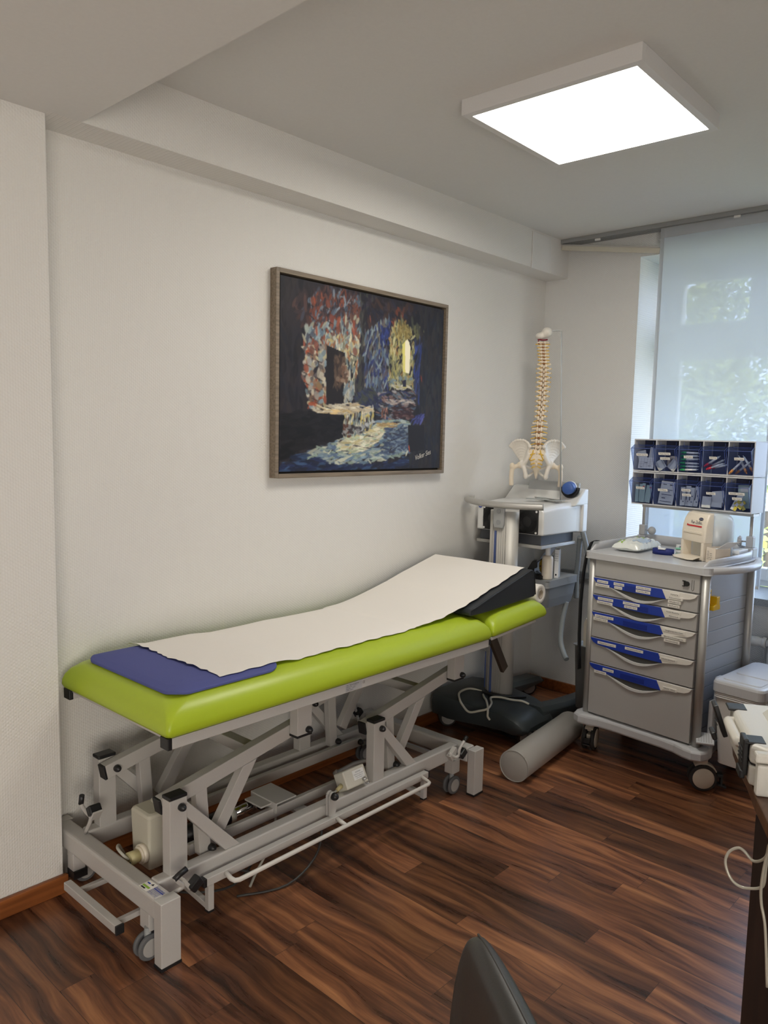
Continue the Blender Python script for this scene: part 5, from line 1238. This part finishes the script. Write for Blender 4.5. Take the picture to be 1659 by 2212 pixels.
for j in range(5):
    put(packet('needle_sachet', 0, 1, .20+.15*j, .18+.1*(j % 2), 0.0, .016, .004, .085+.004*(j % 3), .05, -.14, [PKM, RED], 'slim translucent needle sachet standing in the first lower bin', 'needle sachet', 'needle sachets', .04*(j-2), deco=[(-.3, .3, .80, .86, 1)] if j % 2 == 0 else None))
txt = [(-.35, -.1, .84, .87, 1), (.1, .35, .84, .87, 1), (-.35, .35, .62, .64, 1), (-.3, .2, .54, .56, 1), (-.35, .35, .40, .42, 1), (-.3, -.05, .24, .27, 1), (-.4, .4, .10, .12, 1)]
put(packet('plaster_leaflet', 1, 1, .52, .20, 0.0, .074, .004, .110, .03, -.16, [PK, NAVY], 'printed white plaster envelope standing in the second lower bin', 'dressing', deco=txt, ry=.06))
for j in range(4):
    put(packet('butterfly_packet', 2, 1, .22+.19*j, .20+.12*(j % 2), 0.0, .024, .005, .088+.006*(j % 2), .05*(j-1), -.15, [PK, NAVY], 'white printed butterfly needle packet standing in the third lower bin', 'needle packet', 'butterfly packets', .05*(j-1.5), deco=[(-.3, -.15, .3, .8, 1), (.1, .3, .5, .56, 1), (.05, .35, .2, .24, 1)]))
for j, (fx, fz_, w_p, h_p, ry) in enumerate(((.66, .16, .058, .058, -.12), (.62, .10, .056, .05, .10), (.58, .04, .066, .024, .02), (.22, .0, .042, .052, .02))):
    put(packet('swab', 3, 1, fx, .50-.13*j if j < 3 else .12, fz_, w_p, .006, h_p, 0, -.12, [PK], ('rear tilted', 'middle tilted', 'low folded', 'upright square')[j]+' white gauze swab in the bin labelled Tupfer', 'swab', ry=ry))
put(packet('syringe_packet', 4, 1, .30, .10, 0.0, .026, .004, .085, 0, -.14, [PK, PKY], 'tall leaning syringe packet with a yellow side in the last lower bin', 'syringe packet', ry=.38, deco=[(0, .5, 0, .6, 1)]))
k = MB(); rnd = random.Random(9)
for j in range(5):
    put(packet('yellow_needle_packet', 4, 1, .42+.08*j, .15+.12*(j % 3), .02+.05*(j % 2), .014, .006, .040, .3*(j-2), -.2, [PKY, PK], 'small yellow needle packet lying in the last lower bin', 'needle packet', 'yellow needle packets', (-.6, .7, -.4, -.9, -.5)[j], deco=[(-.5, .5, .5, .8, 1)]))
put(packet('clear_syringe_bag', 4, 1, .58, .80, .06, .055, .004, .105, 0, .0, [PKM, PK], 'pale green syringe bag standing at the back of the last lower bin', 'syringe bag', ry=-.05, deco=[(-.3, .4, .7, .9, 1)]))

# ---------------------------------------------------------------- things on the trolley tray
ZT = .9712
dr = math.radians(-25)+TR; do = (.045, .215)
disp = thing('swab_dispenser', 'cream swab dispenser with clear back and open front flap on the trolley', 'dispenser', tl(*do, ZT), dr, off=(0, 0, 0))
# local: x right along the front, y back, z up
def dring(y, x0, x1, z0, z1, r):
    return [V((x0, y, z0)), V((x1, y, z0)), V((x1+.004, y, z0+(z1-z0)*.5)), V((x1, y, z1-r)), V((x1-r*.3, y, z1-r*.3)), V((x1-r, y, z1)), V((x0+r, y, z1)), V((x0+r*.3, y, z1-r*.3)), V((x0, y, z1-r)), V((x0-.004, y, z0+(z1-z0)*.5))]
W_, HT = .150, .207
k = MB()
def fr_(x, z): return -.0 + (.0 if z < .11 else .03*((z-.11)/(HT-.11))**2)
# front shell: frame around the opening, flat lower face, curved upper face
pts_z = [.078, .115, .15, .175, .192, .202, HT]
def edge(z): return .004*(1-abs(z-.11)/.11) - (.012*max(0, (z-.17)/.05)**2)
rings = []
for z in pts_z:
    y = .028*max(0, (z-.115)/(HT-.115))**2.2 + (.016 if z == HT else 0); e_ = edge(z)
    rings.append([V((-e_, .045+y*.2, z)), V((-e_, y+.006, z)), V((-e_+.008, y, z)), V((W_+e_-.008, y, z)), V((W_+e_, y+.006, z)), V((W_+e_, .045+y*.2, z))])
k.loft(rings, 0, True); k.box(0, .016, 0, .045, 0, .078).box(W_-.016, W_, 0, .045, 0, .078).box(.016, W_-.016, 0, .045, 0, .012)
k.prism([(.014, .114), (W_-.014, .114), (W_-.014, .124), (.014, .124)], -.003, .004, lambda u, v, w: V((u, w, v)))
dbody = k.build('front_shell', CREAM, disp, bevel=.002)
k = MB().loft([dring(.045, .002, W_-.002, .004, HT-.004, .03), dring(.15, .004, W_-.004, .004, HT-.006, .032), dring(.165, .012, W_-.012, .012, HT-.016, .032)], 0, True); k.build('clear_cover', FROST, disp)
k = MB().loft([[V((.018, -.002, .016)), V((W_-.018, -.002, .016)), V((W_-.018, -.002, .012)), V((.018, -.002, .012))], [V((.004, -.045, .010)), V((W_-.004, -.045, .010)), V((W_-.004, -.045, .006)), V((.004, -.045, .006))], [V((.03, -.058, .008)), V((W_-.03, -.058, .008)), V((W_-.03, -.058, .004)), V((.03, -.058, .004))]], 0, False); k.build('front_flap', CREAM, disp, bevel=.001)
MB().box(.016, W_-.016, .05, .056, .012, .078).build('inner_back', mat('cream_inner', (226, 210, 160), .6), disp)
def fpt(x, z): return V((x, .028*max(0, (z-.115)/(HT-.115))**2.2-.0012, z))
k = MB(); k.text('Pur-Zellin.', fpt(.056, .157), (1, 0, 0), V((0, .10, 1)), .015, 0, .074, .0006); k.build('brand_print', NAVY, dbody)
k = MB().add([fpt(.036, .1445), fpt(.130, .1445), fpt(.130, .1505), fpt(.036, .1505)], [(0, 1, 2, 3)], 0).add([fpt(.031, .146), fpt(.038, .1445), fpt(.038, .1525), fpt(.033, .1555)], [(0, 1, 2, 3)], 0); k.build('red_line', RED, dbody)
k = MB(); c_ = fpt(.113, .180)+V((0, -.0014, 0)); k.add([c_]+[c_+V((.014*math.cos(t), .0018*math.sin(t), .0065*math.sin(t))) for t in [2*PI*i/24 for i in range(24)]], [(0, 1+i, 1+(i+1) % 24) for i in range(24)], 0)
k.text('HARTMANN', c_+V((-.0105, -.0002, -.0018)), (1, 0, 0), V((0, .2, 1)), .0034, 1, .021, .0006); k.build('oval_logo', [NAVY, WHITE], dbody)
MB().box(.05, W_-.004, -.03, .0, .0002, .003).build('rubber_foot', BLACK, disp)
p = V(tl(*do, ZT)); dM = Matrix.Translation(p) @ Matrix.Rotation(dr, 4, 'Z')
rl = dM @ V((.012, .11, .10)); rd = (dM.to_3x3() @ V((1, 0, 0)))
k = MB().lathe([(.012, 0), (.045, 0), (.045, .125), (.012, .125), (.012, 0)], rl, rd, 0, 28); solo(k, 'cellulose_roll', mat('cellulose', (240, 240, 238), .9), 'white cellulose swab roll inside the clear dispenser cover', 'swab roll', rl, off=rl)
# wipes packet: soft pillow pack
wp = V(tl(-.185, .235, ZT)); wr = TR+math.radians(6)
wip = thing('wipes_packet', 'clear plastic packet of white and green wipes on the trolley tray', 'wipes packet', wp, wr, off=(0, 0, 0))
def pil(u, v):
    x, y = (u-.5)*.135, (v-.5)*.25; e = (max(0, 1-abs(2*u-1)**4)*max(0, 1-abs(2*v-1)**5))**.5
    return x*(1-.04*e), y, e
def tp(u, v):
    x, y, e = pil(u, v); return V((x, y, .016+.034*e+.0025*math.sin(31*u+17*v)*e+.002*math.sin(43*v-9*u)))
def bt_(u, v):
    x, y, e = pil(u, v); return V((x, y, .016-.0155*e))
k = MB().grid(tp, 26, 36, 0).grid(bt_, 26, 36, 0); k.build('film', FILM, wip)
def patch(u0, u1, v0, v1, sk, m):
    return MB().grid(lambda u, v: tp(u0+(u1-u0)*u+sk*v, v0+(v1-v0)*v)+V((0, 0, .0012)), 8, 8, 0).build('film_print', m, wip)
for j in range(3): patch(.22+.14*j, .30+.14*j, .70, .90, -.06, LEAFG)
for j in range(2): patch(.15+.12*j, .21+.12*j, .06, .26, -.05, LEAFG)
patch(.55, .92, .22, .62, 0, mat('pale_blue_print', (190, 208, 226), .35)); 
k = MB(); c0 = tp(.80, .72)+V((0, 0, .002)); k.tube([tp(.86+.05*math.cos(t), .62+.035*math.sin(t))+V((0, 0, .0012)) for t in [2*PI*i/20 for i in range(21)]], .0012, 0, 6); k.build('ring_print', mat('steel_blue', (78, 96, 148)), wip)
for u, v in ((.93, .42), (.90, .85)): MB().ball(tp(u, v)+V((0, 0, .001)), (.0025, .0025, .0012), 0, 10, 6).build('print_dot', NAVY, wip)
# navy tourniquet, tape, carton
tq = V(tl(-.03, .20, ZT)); k = MB()
for r, z in ((.034, .001), (.030, .001)):
    pts = [V((r*1.35*math.cos(t), r*.62*math.sin(t), 0)) for t in [2*PI*i/36 for i in range(37)]]
    k.loft([[p, p*1.05, p*1.05+V((0, 0, .026)), p+V((0, 0, .026))] for p in pts], 0, True, False)
tn = thing('tourniquet', 'rolled navy tourniquet band with white buckle on the tray', 'tourniquet', tq, TR+.25, off=(0, 0, 0)); k.build('band', mat('navy_band', (24, 40, 116), .6), tn)
MB().box(-.018, .014, -.026, -.006, .024, .031).obb((-.014, -.016, .034), (.012, .018, .006), Matrix.Rotation(.4, 3, 'Y')).build('buckle', WHITE, tn, bevel=.001)
tp_ = V(tl(.018, .27, ZT)); tt = thing('medical_tape', 'white tape spool with mint green rim beside the dispenser', 'tape', tp_, TR, off=(0, 0, 0))
MB().lathe([(.010, .002), (.021, .002), (.021, .024), (.010, .024), (.010, .002)], (0, 0, 0), (0, 0, 1), 0, 26).build('tape_body', WHITE, tt); MB().lathe([(.010, .024), (.024, .024), (.024, .028), (.010, .028), (.010, .024)], (0, 0, 0), (0, 0, 1), 0, 26).lathe([(.010, 0), (.024, 0), (.024, .002), (.010, .002), (.010, 0)], (0, 0, 0), (0, 0, 1), 0, 26).build('spool_rim', mat('mint', (140, 206, 170), .45), tt)
pn = V(tl(.01, .31, ZT)); k = MB().tube([(-.035, .0, .034), (.04, .012, .036)], .0038, 0, 10).box(-.035, -.02, -.004, .004, 0, .032); solo(k, 'pen_torch', WHITE, 'slim white stick lying behind the mint green tape spool', 'pen torch', pn, TR, off=(0, 0, 0))
cp = V(tl(.196, .150, ZT)); cr_ = math.radians(-22)+TR; cx_ = thing('open_carton', 'small open cream carton of white packets beside the dispenser', 'carton', cp, cr_, off=(0, 0, 0))
CARTON = mat('cream_carton', (228, 216, 200), .7)
k = MB().box(0, .056, 0, .001, 0, .066).box(0, .001, 0, .08, 0, .066).box(.055, .056, 0, .08, 0, .062).box(0, .056, .079, .08, 0, .066).box(0, .056, 0, .08, 0, .001)
k.build('carton_box', CARTON, cx_)
k = MB(); Mf = Matrix.Rotation(math.radians(-32), 3, 'Y'); k.obb(V((.056, .04, .064))+Mf @ V((.034, 0, 0)), (.066, .07, .0012), Mf); k.build('carton_flap', WHITE, cx_)
k = MB()
for j, tx in enumerate(('CE', 'LOT 4471', 'REF 221', 'steril', '25 St.')): k.text(tx, (.006, -.0003, .046-.008*j), (1, 0, 0), (0, 0, 1), .005, 0, .030 if j else .012)
k.build('carton_print', INK, cx_)
M = Matrix.Translation(cp) @ Matrix.Rotation(cr_, 4, 'Z')
for j in range(2):
    q = M @ V((.017+.022*j, .040, .002)); k = MB().box(-.009, .009, -.034, .034, 0, .058+.004*j); o = solo(k, 'sachet', WHITE, ('front', 'rear')[j]+' white sachet standing inside the open cream carton', 'sachet', q, cr_, off=(0, 0, 0), bevel=.001)
wb = V(tl(.268, .30, .9705)); k = MB().box(-.012, .010, -.07, .06, 0, .042); wbx = None
k = MB().obb((0, 0, .021), (.036, .10, .042)); 
wc = thing('white_box', 'narrow white printed box behind the open cream carton', 'carton', tl(.243, .372, ZT), TR+.05, off=(0, 0, 0)); k.build('box_body', WHITE, wc, bevel=.001)
k = MB(); k.text('Sterican', (-.015, -.0502, .022), (1, 0, 0), (0, 0, 1), .007, 0, .028); k.text('Gr. 12', (-.015, -.0502, .012), (1, 0, 0), (0, 0, 1), .005, 0, .02); k.build('box_print', NAVY, wc)

# yellow clip on the trolley side
ys_ = V(tl(.262, .055, .81)); yc = thing('yellow_holder', 'bright yellow plastic holder clipped on the trolley side', 'holder', ys_, TR, off=(0, 0, 0))
k = MB().box(0, .005, -.004, .022, -.03, .062).prism([(-.014, -.022), (.046, -.022), (.046, -.005), (.040, .003), (.040, .034), (.012, .034), (.012, .003), (-.014, -.003)], .004, .034, lambda u, v, w: V((w, u, v))); k.build('holder_body', YELLOW, yc, bevel=.003)
MB().cyl((.0045, .009, .048), (.0065, .009, .048), .004, 0, 12).build('screw', SHADOWG, yc)
# black strap over the tray's left corner
sp_ = V(tl(-.318, .04, .95)); k = MB()
pth = [(-.292, .075, 1.0135), (-.306, .068, 1.0135), (-.318, .062, 1.006), (-.325, .055, .98), (-.335, .05, .94), (-.348, .05, .85), (-.356, .05, .71), (-.355, .05, .56), (-.350, .05, .46), (-.345, .05, .385)]
pth = [V(p) for p in pth]
k.loft([[p+V((0, -.011, 0)), p+V((0, .011, 0)), p+V((-.005, .011, -.003)), p+V((-.005, -.011, -.003))] for p in pth], 0, True)
solo(k, 'strap', mat('black_strap', (16, 16, 18), .7), 'long black strap hanging over the left edge of the trolley tray', 'strap', tl(-.33, .05, .7), TR, off=(-.33, .05, .7))

# waste bin hooked on the trolley's right side
wbn = thing('waste_bin', 'pale grey lidded waste bin hooked on the trolley side', 'waste bin', tl(.415, .255, .12), TR, off=(.415, .255, .12))
k = MB().loft([rrect(.325, .487, .085, .43, z, r) if z < .2 else rrect(.312, .515, .05, .455, z, r) for z, r in ((.135, .03), (.142, .034))]+[rrect(.312, .515, .05, .455, .458, .03)], 0, True); k.build('bin_body', mat('bin_grey', (198, 194, 190), .45), wbn, bevel=.002)
k = MB().loft([rrect(.305+q, .522-q, .043+q, .462-q, z, .03) for z, q in ((.452, 0), (.490, .0), (.499, .004), (.503, .012))], 0, False); ld = k.build('bin_lid', TLIGHT, wbn, bevel=.002)
for y0, y1 in ((.075, .165), (.195, .43)): MB().loft([rrect(.335+q, .495-q, y0+q, y1-q, z, .018) for z, q in ((.502, 0), (.5065, .003))], 0, False).build('lid_panel', TLIGHT, ld, bevel=.0008)
k = MB()
for z in (.446, .438, .430): k.loft([rrect(.3105, .5165, .0485, .4565, z-.003, .03), rrect(.309, .518, .047, .458, z, .03), rrect(.3105, .5165, .0485, .4565, z+.003, .03)], 0, True)
k.build('bin_liner', mat('liner', (214, 212, 210), .3), wbn)
k = MB().box(.2925, .312, .10, .15, .39, .495).box(.2925, .31, .20, .36, .40, .488).box(.2925, .312, .06, .14, .25, .40); k.build('hook_bracket', TLIGHT, wbn, bevel=.005)

# grey holder with white splints on the left side of the trolley
gx = thing('side_container', 'tall narrow grey container behind the black strap', 'container', tl(-.40, .27, .12), TR, off=(-.40, .27, .12))
k = MB()
o1, o2 = rrect(-.47, -.325, .20, .33, .13, .02), rrect(-.485, -.315, .19, .34, .45, .022)
k.loft([o1, o2, rrect(-.491, -.309, .184, .346, .452, .024), rrect(-.491, -.309, .184, .346, .457, .024), rrect(-.480, -.320, .195, .335, .457, .02), rrect(-.465, -.332, .205, .325, .14, .018)], 0, True); k.build('container_body', mat('container_grey', (150, 152, 152), .5), gx)
k = MB().box(-.332, -.288, .24, .30, .40, .44); k.build('container_hook', TGREY, gx, bevel=.002)
for j, (x, ry, h_, l_) in enumerate(((-.440, -.03, .43, 'leaning leftmost'), (-.395, .05, .40, 'upright middle'), (-.362, .02, .42, 'upright rightmost'))):
    q = V(tl(x, .262, .16)); k = MB().prism([(-.010, 0), (.010, 0), (.010, h_-.01), (.004, h_), (-.010, h_-.03)], -.03, .03, lambda u, v, w: V((u, w, v)))
    o = solo(k, 'splint', CREAM, l_+' cream plastic splint standing in the tall grey container', 'splint', q, TR, off=(0, 0, 0), bevel=.001); o.rotation_euler = (0, ry*.6, TR)

# ---------------------------------------------------------------- radiator
rad = thing('radiator', 'white panel radiator under the window beside the waste bin', 'radiator', (1.9, 3.88, .12))
k = MB().box(1.385, 2.4, 3.838, 3.846, .12, .57).box(1.385, 2.4, 3.90, 3.908, .12, .57).box(1.38, 2.405, 3.836, 3.91, .563, .575).box(1.38, 1.386, 3.836, 3.91, .12, .57)
for i in range(20): k.box(1.41+.05*i, 1.43+.05*i, 3.835, 3.838, .14, .55)
k.box(1.5, 1.54, 3.908, YB-.018, .3, .34).box(2.2, 2.24, 3.908, YB-.018, .3, .34).build('radiator_panel', mat('radiator_white', (226, 222, 214), .4), rad, bevel=.002)
k = MB().cyl((1.385, 3.872, .535), (1.36, 3.872, .535), .018, 0, 16).lathe([(.020, 0), (.026, .004), (.026, .016), (.022, .018)], (1.36, 3.872, .535), (-1, 0, 0), 0, 20).lathe([(.022, 0), (.021, .02), (.024, .022), (.024, .06), (.018, .066), (0, .067)], (1.345, 3.872, .535), (-1, 0, 0), 0, 20); k.build('thermostat', WHITE, rad)
MB().cyl((1.372, 3.872, .52), (1.372, 3.872, .0), .007, 0, 10).build('pipe', WHITE, rad)

# ---------------------------------------------------------------- desk, case, cable, chair
desk = thing('desk', 'dark brown wooden desk with rounded corner at the right edge', 'desk', (2.4, 1.75, 0))
edge_pts = [(1.80, 2.10), (1.845, 1.985), (1.89, 1.895), (1.935, 1.815), (1.985, 1.715), (2.04, 1.615), (2.11, 1.50), (2.20, 1.38), (2.33, 1.28), (2.50, 1.22), (2.9, 1.20), (3.2, 1.20), (3.2, 2.35), (2.1, 2.35), (1.95, 2.30), (1.85, 2.22)]
k = MB().prism(edge_pts, .690, .722, lambda u, v, w: V((u, v, w))); k.build('desk_top', DESKE, desk, bevel=.003)
k = MB().box(1.992, 3.15, 1.70, 1.725, 0, .690); k.build('modesty_panel', DESKW, desk, bevel=.001)
k = MB().box(3.10, 3.15, 1.3, 2.3, 0, .690); k.build('desk_leg', DESKW, desk, bevel=.001)
k = MB().box(1.992, 2.02, 1.725, 2.15, 0, .690); k.build('desk_leg', DESKW, desk, bevel=.001)
# case frame: u along its long front (towards the window), n out of the front
cu = V((-.475, .88, 0)).normalized(); cn = V((-cu.y, cu.x, 0)); c0 = V((1.968, 1.735, .7225))
case = thing('white_case', 'white plastic equipment case with black latches lying on the desk', 'case', c0)
def cs(a, b, z): return c0+cu*a-cn*b+V((0, 0, z))          # a along, b inwards from the front
CASEW = mat('case_white', (224, 222, 214), .4)
CL, CDp = .325, .33
def cring(a0, a1, b0, b1, z, ch=.03): return [cs(a0+ch, b0, z), cs(a1-ch, b0, z), cs(a1, b0+ch, z), cs(a1, b1, z), cs(a0, b1, z), cs(a0, b0+ch, z)]
k = MB().loft([cring(.006, CL-.006, .006, CDp, 0), cring(0, CL, 0, CDp, .006), cring(0, CL, 0, CDp, .048)], 0, False); k.box(0,0,0,0,0,0) if False else None
k.build('lower_shell', CASEW, case, bevel=.004)
MB().loft([cring(.003, CL-.003, .003, CDp, .048), cring(.003, CL-.003, .003, CDp, .053)], 0, False).build('seal', BLACK, case)
k = MB().loft([cring(0, CL, 0, CDp, .053), cring(0, CL, 0, CDp, .088), cring(.006, CL-.006, .008, CDp, .096)], 0, False)
k.loft([cring(.03, CL-.02, .065, CDp, .094, .05), cring(.05, CL-.045, .10, CDp, .136, .05), cring(.056, CL-.051, .108, CDp, .141, .05)], 0, False)
up_ = k.build('upper_shell', CASEW, case, bevel=.005)
k = MB()
for i in range(7): k.obb(cs(CL-.10, .155+.026*i, .1420), (.10, .012, .003), Matrix((cu, -cn, V((0, 0, 1)))).transposed())
k.build('lid_rib', CASEW, case, bevel=.001)
k = MB().obb(cs(.15, .20, .1416), (.09, .10, .0012), Matrix((cu, -cn, V((0, 0, 1)))).transposed()); lab = k.build('lid_label', WHITE, case)
k = MB()
for j in range(4): k.obb(cs(.18-.02*j, .19, .1424), (.004, .05-.008*j, .0006), Matrix((cu, -cn, V((0, 0, 1)))).transposed())
k.build('lid_print', SHADOWG, lab)
k = MB().tube([cs(.242, .01, .070), cs(.240, -.006, .071), cs(.232, -.012, .071), cs(.112, -.012, .071), cs(.104, -.006, .071), cs(.102, .01, .070)], .0125, 0, 12, 3); k.build('case_handle', mat('handle_white', (232, 228, 218), .4), case)
M = Matrix((cu, -cn, V((0, 0, 1)))).transposed()
def latch(a, name='latch', tiltx=0.0, out=0.0):
    Mx = M @ Matrix.Rotation(tiltx, 3, 'X')
    k = MB().obb(cs(a, .012, .0945), (.05, .045, .006), M); k.obb(cs(a, -.008-out, .060), (.046, .012, .085), Mx).obb(cs(a, -.012-out*1.5, .020), (.046, .012, .02), Mx)
    o = k.build(name, BLACK, case, bevel=.003)
    k = MB()
    for j in range(4): k.obb(cs(a, -.0155-out, .05+.009*j), (.04, .002, .003), Mx)
    k.build('latch_rib', RUBBER, o)
latch(.285, tiltx=.35, out=.018); latch(.062)
k = MB().obb(cs(-.012, .03, .035), (.024, .05, .07), M).obb(cs(-.012, .03, .085), (.024, .06, .022), M); k.build('corner_guard', CASEW, case, bevel=.005)
k = MB(); rm = mat('case_print', (176, 150, 160), .5); k.tube([cs(CL-.075, .125, .1425), cs(CL-.105, .125, .1425), cs(CL-.108, .133, .1425), cs(CL-.106, .142, .1425)], .0018, 0, 6); k.build('lid_mark', rm, case)
# cable hanging from the desk edge
k = MB().tube([(2.10, 1.575, .7275), (2.075, 1.572, .7275), (2.058, 1.575, .70), (2.045, 1.60, .655), (2.018, 1.62, .628), (1.998, 1.62, .642), (1.985, 1.62, .644), (1.969, 1.62, .630), (1.962, 1.62, .608), (1.967, 1.62, .586), (1.979, 1.62, .569), (1.995, 1.62, .563), (2.012, 1.62, .566), (2.033, 1.615, .578), (2.046, 1.60, .60), (2.052, 1.585, .65), (2.062, 1.57, .712), (2.08, 1.568, .729), (2.11, 1.57, .7265)], .003, 0, 10, 6)
k.tube([(2.12, 1.54, .7265), (2.085, 1.545, .727), (2.062, 1.555, .69), (2.050, 1.57, .62), (2.049, 1.58, .57), (2.060, 1.58, .52), (2.072, 1.58, .40)], .003, 0, 10, 6)
solo(k, 'coiled_cable', mat('clear_braided_cable', (196, 192, 178), .3, .2), 'silvery cable hanging in a loop from the desk edge', 'cable', (2.06, 1.60, .65))
# chair: only the top of its leather backrest is in the frame
ch = thing('leather_chair', 'dark leather chair, its backrest top rising in front at the bottom edge', 'chair', (2.00, .98, 0), math.radians(0))
# its top edge runs from the far tip towards the viewer
T0 = V((1.932, .762, 0)); hd = V((.812, -.583, 0)).normalized(); hs_ = V((-hd.y, hd.x, 0))
def bk(w, t, z): return T0+hd*w+hs_*t+V((0, 0, z))
prof_b = [(-.034, .55, .026), (-.022, .70, .026), (-.010, .80, .022), (.004, .846, .016), (.018, .862, .015), (.05, .868, .018), (.10, .871, .021), (.20, .873, .022), (.34, .871, .022), (.42, .855, .020), (.455, .80, .020), (.47, .70, .022), (.475, .55, .024)]
k = MB(); rings = []
for w, z, hw in prof_b:
    zb_ = .42
    r = []
    for a, b in ((-1, 0), (-1.05, .3), (-1, .62), (-.86, .82), (-.55, .95), (0, 1.0), (.55, .95), (.86, .82), (1, .62), (1.05, .3), (1, 0)):
        zz2 = z-.05+.05*b if b > .3 else (zb_+(z-.05-zb_)*b/.3*.7)
        r.append(bk(w, a*hw*.95, zz2))
    rings.append(r)
k.loft(rings, 0, True); bko = k.build('backrest', LEATHER, ch, sub=1)
k = MB().tube([bk(w, hw*.10, z-.0022) for w, z, hw in prof_b[4:9]], .0016, 0, 6, 3); k.build('seam', LEATHER, bko)
k = MB().loft([[bk(.22+x, .29+y, z) for x, y in [(-.22, -.24), (.22, -.24), (.24, 0), (.21, .24), (-.21, .24), (-.24, 0)]] for z in (.42, .44, .50, .515)], 0, True); k.build('seat', LEATHER, ch, bevel=.02, seg=3)
k = MB().beam(bk(.22, .0, .40), bk(.22, .0, .50), .06, .02); k.beam(bk(.22, .0, .40), bk(.22, .30, .41), .06, .03); k.build('back_bracket', BLACK, ch)
c_ = bk(.22, .29, 0); k = MB().cyl(c_+V((0, 0, .08)), c_+V((0, 0, .42)), .025, 0, 16)
for i in range(5):
    t = 2*PI*i/5+.3; k.beam(c_+V((0, 0, .095)), c_+V((.28*math.cos(t), .28*math.sin(t), .065)), .04, .025)
k.build('star_base', BLACK, ch, bevel=.004)
for i in range(5):
    t = 2*PI*i/5+.3; q = c_+V((.28*math.cos(t), .28*math.sin(t), .028)); MB().cyl(q+V((-math.sin(t), math.cos(t), 0))*-.02, q+V((-math.sin(t), math.cos(t), 0))*.02, .028, 0, 16).build('castor', RUBBER, ch)
